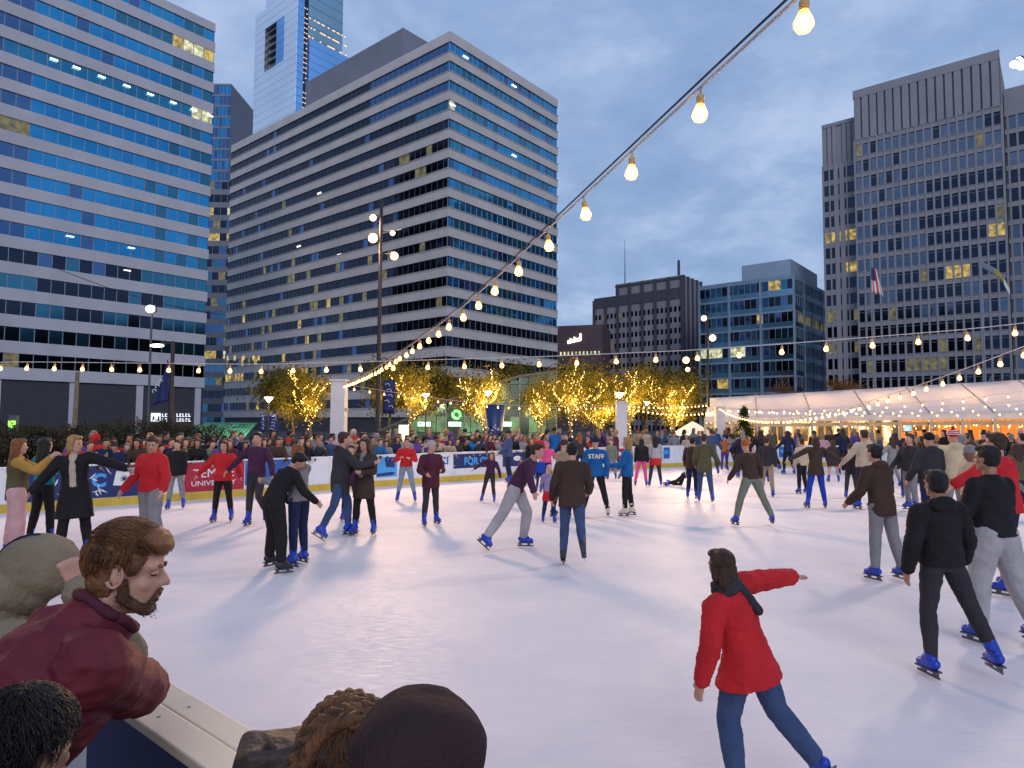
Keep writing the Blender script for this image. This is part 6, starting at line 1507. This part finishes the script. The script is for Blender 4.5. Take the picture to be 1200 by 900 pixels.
def face_detail(root, F, off, hm):
    H, c = F.Rh, F.headc
    for sx in (-1, 1):
        g = MB(); g.ell(c + H @ Vector((sx*.031, .071, .006)), .013, .010, .0055, 10, 8); o = g.build('eye', M_eye, None, True); o.parent = root; o.location = off
        g = MB(); g.ell(c + H @ Vector((sx*.031, .070, .012)), .017, .012, .009, 12, 8); o = g.build('eyelid', SK['a'], None, True); o.parent = root; o.location = off
        g = MB(); g.tube([c + H @ Vector((sx*.014, .086, .027)), c + H @ Vector((sx*.032, .084, .033)), c + H @ Vector((sx*.052, .070, .027))], [.004, .005, .002], 6); o = g.build('eyebrow', hm, None, True); o.parent = root; o.location = off
        g = MB()
        g.tube([c + H @ Vector((sx*(.083+.002*math.sin(a)), -.010+.019*math.sin(a)-.004, -.004+.030*math.cos(a))) for a in np.linspace(-.3, 4.2, 12)], [.0045]*10+[.006, .007], 6)
        g.tube([c + H @ Vector((sx*.083, -.008+.010*math.sin(a), .000+.017*math.cos(a))) for a in np.linspace(.2, 3.6, 8)], .003, 6); o = g.build('ear', SK['a'], None, True); o.parent = root; o.location = off
    g = MB(); g.tube([c + H @ Vector((-.020, .080, -.060)), c + H @ Vector((0, .086, -.058)), c + H @ Vector((.020, .080, -.060))], [.003, .0065, .003], 8); o = g.build('mouth', mat('lip_soft', (.40, .14, .11), .5), None, True); o.parent = root; o.location = off
face_detail(hero, HF, hoff, M_hairH)
# ribbed collar band and shoulder seam of the jacket
g = MB(); g.tube([HF.neck + HF.Rc @ Vector((.094*math.cos(a), .092*math.sin(a), .045+.004*math.sin(a*5))) for a in np.linspace(0, 2*PI, 28)], .013, 8); o = g.build('collar_rib', CL['maroon'], None, True); o.parent = hero; o.location = hoff

# 2 hooded spectator with a fist at the temple
tgt = at(43, 674, 2.48); eR2 = at(146, 768, 2.22); fist = at(93, 688, 2.2)
hp = dict(skates=False, hair='hoodup', hoodfwd=.055, lean=22, hunch=10, head=(18, 10, 0), tt=.035, hem=.2, fold=.012, build=1.05, armL=(40, 15, 60, 30), armR=(40, 15, 60, 30), legL=(-4, 6, 6, 8), legR=(8, 6, 14, 8), curl=75)
hood, F2, off2 = front_person(hp, tgt, 44, DECK, 'spectator in olive grey hoodie with hood up and fist against the head', free=at(78, 648, 2.2), elbows={'R': (eR2, fist), 'L': (eR2+DL*.45, eR2+DL*.2)}, top='hoodie', legs='navy', hatm='hoodie', voxel=.0105, seed=5)
g = MB(); c, H = F2.headc, F2.Rh
g.tube([c + H @ Vector((.0, -.030+.126*math.sin(a), .028+.131*math.cos(a))) for a in np.linspace(-2.2, .9, 18)], .0045, 6); g.tube([c + H @ Vector((.012, -.030+.126*math.sin(a), .028+.131*math.cos(a))) for a in np.linspace(-2.2, .9, 18)], .002, 5)
o = g.build('hood_seam', CL['navy'], None, True); o.parent = hood; o.location = off2
# 3 black haired spectator, lower left corner
tgt = at(30, 884, 1.28)
blk, F3, off3 = front_person(dict(skates=False, hair='short', lean=8, head=(-12, 0, 0), tt=.03, hem=.2, armL=(20, 12, 40, 20), armR=(20, 12, 40, 20)), tgt, 30, DECK, 'black haired spectator in the lower left corner, only the back of the head showing', top='black', legs='navy', hair_c='black', skin='b', voxel=.008, seed=6)
strands(F3, 'hair_strands', blk, off3, M_hairB, 4200, lambda rr: (lambda a: None if a is None else flow(a[0], a[1], rr.uniform(.004, .022), rr.uniform(.03, .06), rr, wild=.45))(rr_pick(rr)), .0015, seed=5)
def curl_(root, F, off):
    g = MB(); c, H = F.headc, F.Rh
    g.tube([c + H @ Vector((.084, -.010+.019*math.sin(a)-.004, -.004+.030*math.cos(a))) for a in np.linspace(-.3, 4.2, 12)], [.0045]*10+[.006, .007], 6); o = g.build('ear', SK['b'], None, True); o.parent = root; o.location = off
curl_(blk, F3, off3)
# 4 braided hair
tgt = at(412, 904, 1.2)
brd, F4, off4 = front_person(dict(skates=False, fem=1, hair='short', lean=8, head=(0, 0, 0), tt=.035, hem=.2, hood=1, armL=(20, 12, 40, 20), armR=(20, 12, 40, 20)), tgt, 24, DECK-.04, 'spectator with thick brown crown braid at the bottom edge, left of the knitted beanie', top='brown', legs='navy', hair_c='brown', voxel=.009, seed=7)
def braid(F, root, off):
    c, H = F.headc, F.Rh; g = MB()
    for path_, nk, w_ in (([(-.060, -.085, -.085), (-.092, -.060, -.01), (-.084, -.045, .06), (-.048, -.035, .120), (.005, -.02, .144), (.06, -.005, .125)], 15, .034), ([(-.010, -.118, -.07), (-.030, -.128, .0), (-.030, -.112, .06), (-.005, -.085, .112), (.035, -.055, .130), (.075, -.03, .105)], 14, .034)):
        pts = [Vector(p) for p in path_]; n = len(pts)-1
        def ev(t):
            x = t*n; i = min(int(x), n-1); f = x-i; p0, p1, p2, p3 = pts[max(i-1, 0)], pts[i], pts[i+1], pts[min(i+2, n)]
            return .5*((2*p1)+(p2-p0)*f+(2*p0-5*p1+4*p2-p3)*f*f+(3*p1-p0-3*p2+p3)*f**3)
        for k in range(nk):
            t = (k+.5)/nk; q = ev(t); d = (ev(min(1, t+.02))-ev(max(0, t-.02))).normalized(); out = (q-Vector((0, -.01, .03))).normalized(); sd = d.cross(out).normalized()
            for s in (-1, 1):
                a = q - d*.024 + sd*s*w_*.80 + out*.002; m_ = q + sd*s*w_*.45 + out*.013; b2 = q + d*.030 - sd*s*.004 + out*.012
                for j in range(7):
                    jj = (j-3)*.0026; o_ = d*jj + out*random.uniform(-.002, .002)
                    g.tube([c + H @ (a+o_), c + H @ (m_+o_*1.3), c + H @ (b2+o_*.7)], [.0022, .0034, .0018], 5)
                g.tube([c + H @ a, c + H @ m_, c + H @ b2], [.006, .0115, .005], 8)
    o = g.build('braid', M_hairG, None, True); o.parent = root; o.location = off
braid(F4, brd, off4)
strands(F4, 'hair_strands', brd, off4, M_hairG, 3600, lambda rr: (lambda th, ph: flow(th, ph, rr.uniform(.001, .007), rr.uniform(.03, .05), rr, wild=.2))(rr.uniform(.1, 1.9), rr.uniform(.9, 2*PI-.9)), .0016, seed=8)
# 5 knitted beanie
tgt = at(494, 926, .92)
bn, F5, off5 = front_person(dict(skates=False, hair='beanie', slouch=1, lean=6, head=(10, 0, 0), tt=.035, hem=.2, armL=(20, 12, 40, 20), armR=(20, 12, 40, 20)), tgt, 20, DECK-.04, 'spectator in dark plum knitted beanie at the bottom edge', top='charcoal', legs='navy', hatm='knit', hair_c='brown', voxel=.008, seed=8)
# 6 fold of a dark brown jacket hood, built as a separate cloth lump
q = at(312, 892, 1.16); g = MB()
g.poly  # folded cloth: three slanting slabs and a sagging body
g.box(q + Vector((-.045, -.03, -.30)), (.10, .03, 0), (-.02, .10, 0), (.012, .005, .318)); g.box(q + Vector((.03, -.035, -.30)), (.075, .0, .0), (0, .11, 0), (-.012, -.01, .272)); g.box(q + Vector((-.06, -.01, -.04)), (.13, .0, -.028), (-.01, .09, .006), (.006, 0, .052)); g.ell(q + Vector((.03, .02, -.28)), .13, .10, .17, 14, 10)
me = remesh(g, .011, 3, .007, 14, 9, (1, 1, 1.5)); me.materials.append(mat('hood_brown', (.040, .024, .016), .6, 0, .2, 6, .4, 40)); me.transform(Matrix.Translation(-q)); o = bpy.data.objects.new('cloth_bag', me); COL.objects.link(o); o.location = q; tag(o, 'crumpled dark brown fold of a jacket hood beside the crown braid', 'bag')
me2 = MB(); me2.tube([q + Vector((-.02, 0, .0)), q + Vector((0, .01, .025)), q + Vector((.03, .0, .0))], .008, 6); o2 = me2.build('fold_edge', mat('hood_brown', (.04, .024, .016)), o)

# ================================================================ CROWD
def recolour(root, cols):
    for c in root.children:
        nm = c.name.split('.')[0]
        if nm in cols:
            for s in c.material_slots: s.link = 'OBJECT'; s.material = cols[nm]
def clone(root, loc, yaw, sc, label, cols, group):
    r_ = root.copy(); COL.objects.link(r_); r_.location = loc; r_.rotation_euler = (0, 0, R(-yaw)); r_.scale = (sc,)*3; r_['label'] = label; r_['group'] = group
    for ch in list(root.children):
        c = ch.copy(); COL.objects.link(c); c.parent = r_
        for g2 in list(ch.children): d = g2.copy(); COL.objects.link(d); d.parent = c
    recolour(r_, cols); return r_
NS = dict(skates=False)
protos = [
 ('hands in pockets', P(hair='short', hem=.24, tt=.03, **POCKET, **NS), 'short'),
 ('arms folded', P(fem=1, hair='long', hem=.22, tt=.03, armL=(24, 16, 84, 46), armR=(24, 16, 84, 46), **NS), 'long'),
 ('leaning on the boards', P(hair='short', hem=.22, tt=.03, lean=22, armL=(38, 12, 50, 20), armR=(38, 12, 50, 20), **NS), 'short'),
 ('leaning forward', P(hair='beanie', hem=.22, tt=.035, lean=18, armL=(30, 14, 60, 20), armR=(34, 12, 50, 20), head=(20, 0, 0), **NS), 'hat'),
 ('raising a phone', P(hair='short', hem=.22, tt=.03, armL=(50, 14, 80, 24), armR=(54, 14, 76, 24), **NS), 'short'),
 ('in long coat', P(fem=1, hair='bob', hem=.5, flare=.03, tt=.03, head=(30, 0, 0), **NS), 'bob'),
 ('with hood up', P(hair='hoodup', hem=.24, tt=.035, hood=0, head=(-20, 8, 0), **POCKET, **NS), 'hood'),
 ('looking aside', P(hair='short', hem=.26, tt=.045, collar=1, build=1.1, head=(-50, 0, 0), **NS), 'short'),
 ('leaning with long hair', P(fem=1, hair='long', hem=.2, lean=16, armL=(34, 12, 60, 24), armR=(34, 12, 60, 24), head=(20, 0, 0), **NS), 'long'),
 ('skating upright', P(hair='short', hem=.24, tt=.03, armL=(10, 26, 24, 8), armR=(10, 26, 24, 8), legL=(10, 6, 16, 8), legR=(-8, 10, 10, 12)), 'short'),
 ('skating with long hair', P(fem=1, hair='long', hem=.24, tt=.028, armL=(10, 36, 24, 8), armR=(10, 30, 24, 8), legL=(8, 6, 12, 8), legR=(-4, 8, 10, 12)), 'long'),
 ('skating in a knitted hat', P(hair='beanie', hem=.28, tt=.035, armL=(14, 20, 34, 8), armR=(14, 20, 34, 8), legL=(-6, 6, 8, 8), legR=(8, 8, 16, 12)), 'hat'),
]
TOPS = ['black', 'charcoal', 'navy', 'brown', 'maroon', 'grey', 'red', 'olive', 'beige', 'denim', 'plum', 'tan', 'purple', 'sage', 'blue', 'palepink', 'black', 'charcoal', 'brown', 'navy']
CN = dict(charcoal='dark grey', palepink='pale pink', denim='slate blue', sage='pale green', plum='dark plum', lightgrey='light grey')
HCs = ['black', 'brown', 'black', 'brown', 'blond', 'ginger', 'grey']; HATC = ['charcoal', 'darkred', 'navy', 'beige', 'grey', 'red', 'black']
built = {}; used_l = set(); crr = random.Random(21)
def crowd(loc, yaw, hgt_, pi, place, group):
    ph, pose, hk = protos[pi]
    for _ in range(60):
        tp = crr.choice(TOPS); lg = crr.choice(['black', 'denim', 'navy', 'charcoal', 'grey']); hc = crr.choice(HCs); ht = crr.choice(HATC); sk_ = crr.choice('aaabbc')
        what = {'short': '%s haired' % hc, 'long': 'long %s haired' % hc, 'bob': '%s bobbed' % hc, 'hat': '%s hatted' % CN.get(ht, ht).replace('darkred', 'dark red'), 'hood': 'hooded'}[hk]
        if 'long hair' in ph: ph2 = ph.replace(' with long hair', '')
        elif 'knitted' in ph: ph2 = 'skating'
        elif 'hood up' in ph: ph2 = 'standing'
        else: ph2 = ph
        art = 'skater' if 'skat' in ph else 'onlooker'
        ph2 = {'raising a phone': 'raising phone', 'leaning on the boards': 'leaning', 'in long coat': 'in skirted coat'}.get(ph2, ph2); lab = '%s %s in %s %s %s' % (what, art, CN.get(tp, tp), ph2.replace('skating', '').strip(), place)
        lab = ' '.join(lab.split())
        if lab not in used_l: break
    used_l.add(lab)
    cols = {'jacket': CL[tp], 'trousers': CL[lg], 'hair': HM[hc], 'beanie': CL[ht], 'hood': CL[tp], 'body': SK[sk_]}
    if pi not in built:
        r_, F, off = person(pose, loc, yaw, hgt_, lab, top=tp, legs=lg, hair_c=hc, skin=sk_, hatm=(tp if hk == 'hood' else ht), voxel=.024, seed=pi, group=group); recolour(r_, cols); built[pi] = (r_, 1.75+F.lift); return r_
    r0, base = built[pi]; return clone(r0, Vector((loc[0], loc[1], 0)), yaw, hgt_/base, lab, cols, group)
# along the left boards, out to the far corner
def barrier_s(u): return seg_at(u)
zones = [(95, 'behind the navy bag banner'), (175, 'behind the navy bag banner'), (213, 'behind the red banner'), (287, 'behind the blue panel'), (352, 'left of the white column'), (420, 'right of the white column'), (530, 'behind the FOR OUR banner'), (600, 'before the lit trees'), (690, 'near the middle white column'), (9999, '')]
def zone(u):
    z = zones[0][1]
    for a, n in zones:
        if u >= a: z = n
    return z
for row, (back, du, hmin, hmax, ptype) in enumerate([(.42, 15, 1.50, 1.68, (2, 3, 8, 2, 4, 8)), (1.05, 21, 1.55, 1.76, (0, 1, 5, 6, 7, 4)), (1.9, 26, 1.6, 1.82, (0, 1, 5, 7, 6))]):
    u = 92 + row*7
    while u < 700:
        sg_ = seg_at(u)
        if sg_:
            p, d = sg_; n = Vector((-d.y, d.x, 0)); q = p + n*(back+crr.uniform(-.08, .12))
            yaw = math.degrees(math.atan2(-n.x, -n.y)) + crr.uniform(-25, 25)
            f = 16.0/q.y
            if not (384 < u < 408 and row == 0): crowd((q.x, q.y), yaw, crr.uniform(hmin, hmax), crr.choice(ptype), zone(u) + (', front' if row == 0 else ', middle row' if row == 1 else ', rearmost'), 'onlookers along the left boards')
            du_ = du*max(.62, f)
        u += du_*crr.uniform(.8, 1.25)
# at the far end and in front of the tent
for (Y_, u0, u1, du, pl) in ((35.6, 690, 1010, 15, 'by the boards'), (37.5, 700, 1200, 17, 'farther back')):
    u = u0
    while u < u1:
        q = at(u, 500, Y_ - max(0, (u-950))*.012); z_ = 'left of the tent, ' if u < 830 else ('at the tent, left half, ' if u < 1010 else 'at the tent, right half, ')
        crowd((q.x, q.y+crr.uniform(-.4, .4)), 180+crr.uniform(-70, 70), crr.uniform(1.6, 1.85), crr.choice((0, 1, 3, 5, 6, 7, 7)), z_ + pl, 'onlookers at the far end'); u += du*crr.uniform(.8, 1.3)
# scattered skaters far away and the dense group at the right
spots = [(702, 548), (724, 552), (776, 545), (835, 556), (857, 549), (872, 560), (893, 566), (908, 551), (925, 556), (938, 548), (966, 552), (990, 556), (1003, 549), (1024, 562), (1030, 552), (1048, 571), (1052, 556), (1063, 550), (1078, 566), (1082, 592), (1086, 553), (1102, 585), (1108, 560), (1135, 575), (1140, 556), (1150, 600), (1154, 566), (1168, 583), (1172, 560), (1190, 572), (1196, 610), (1162, 640), (1205, 590), (1128, 600), (1070, 600), (1146, 650),
         (558, 561), (598, 566), (660, 568), (680, 562), (650, 556), (545, 558)]
for (u, v) in spots:
    q = gnd(u, v); pl = 'left of the middle column' if u < 700 else ('left of the tent column' if u < 850 else ('before the left half of the tent' if u < 1010 else ('in the distant right throng' if v < 570 else 'in the throng behind the boy')))
    crowd((q.x, q.y), crr.choice((0, 10, 180, 200, 90, 270, 340)) + crr.uniform(-20, 20), crr.uniform(1.62, 1.9), crr.choice((9, 10, 11)), pl, 'skaters in the distance')
S.cycles.use_denoising = True
S.cycles.max_bounces = 6; S.cycles.sample_clamp_indirect = 4; S.cycles.use_light_tree = True
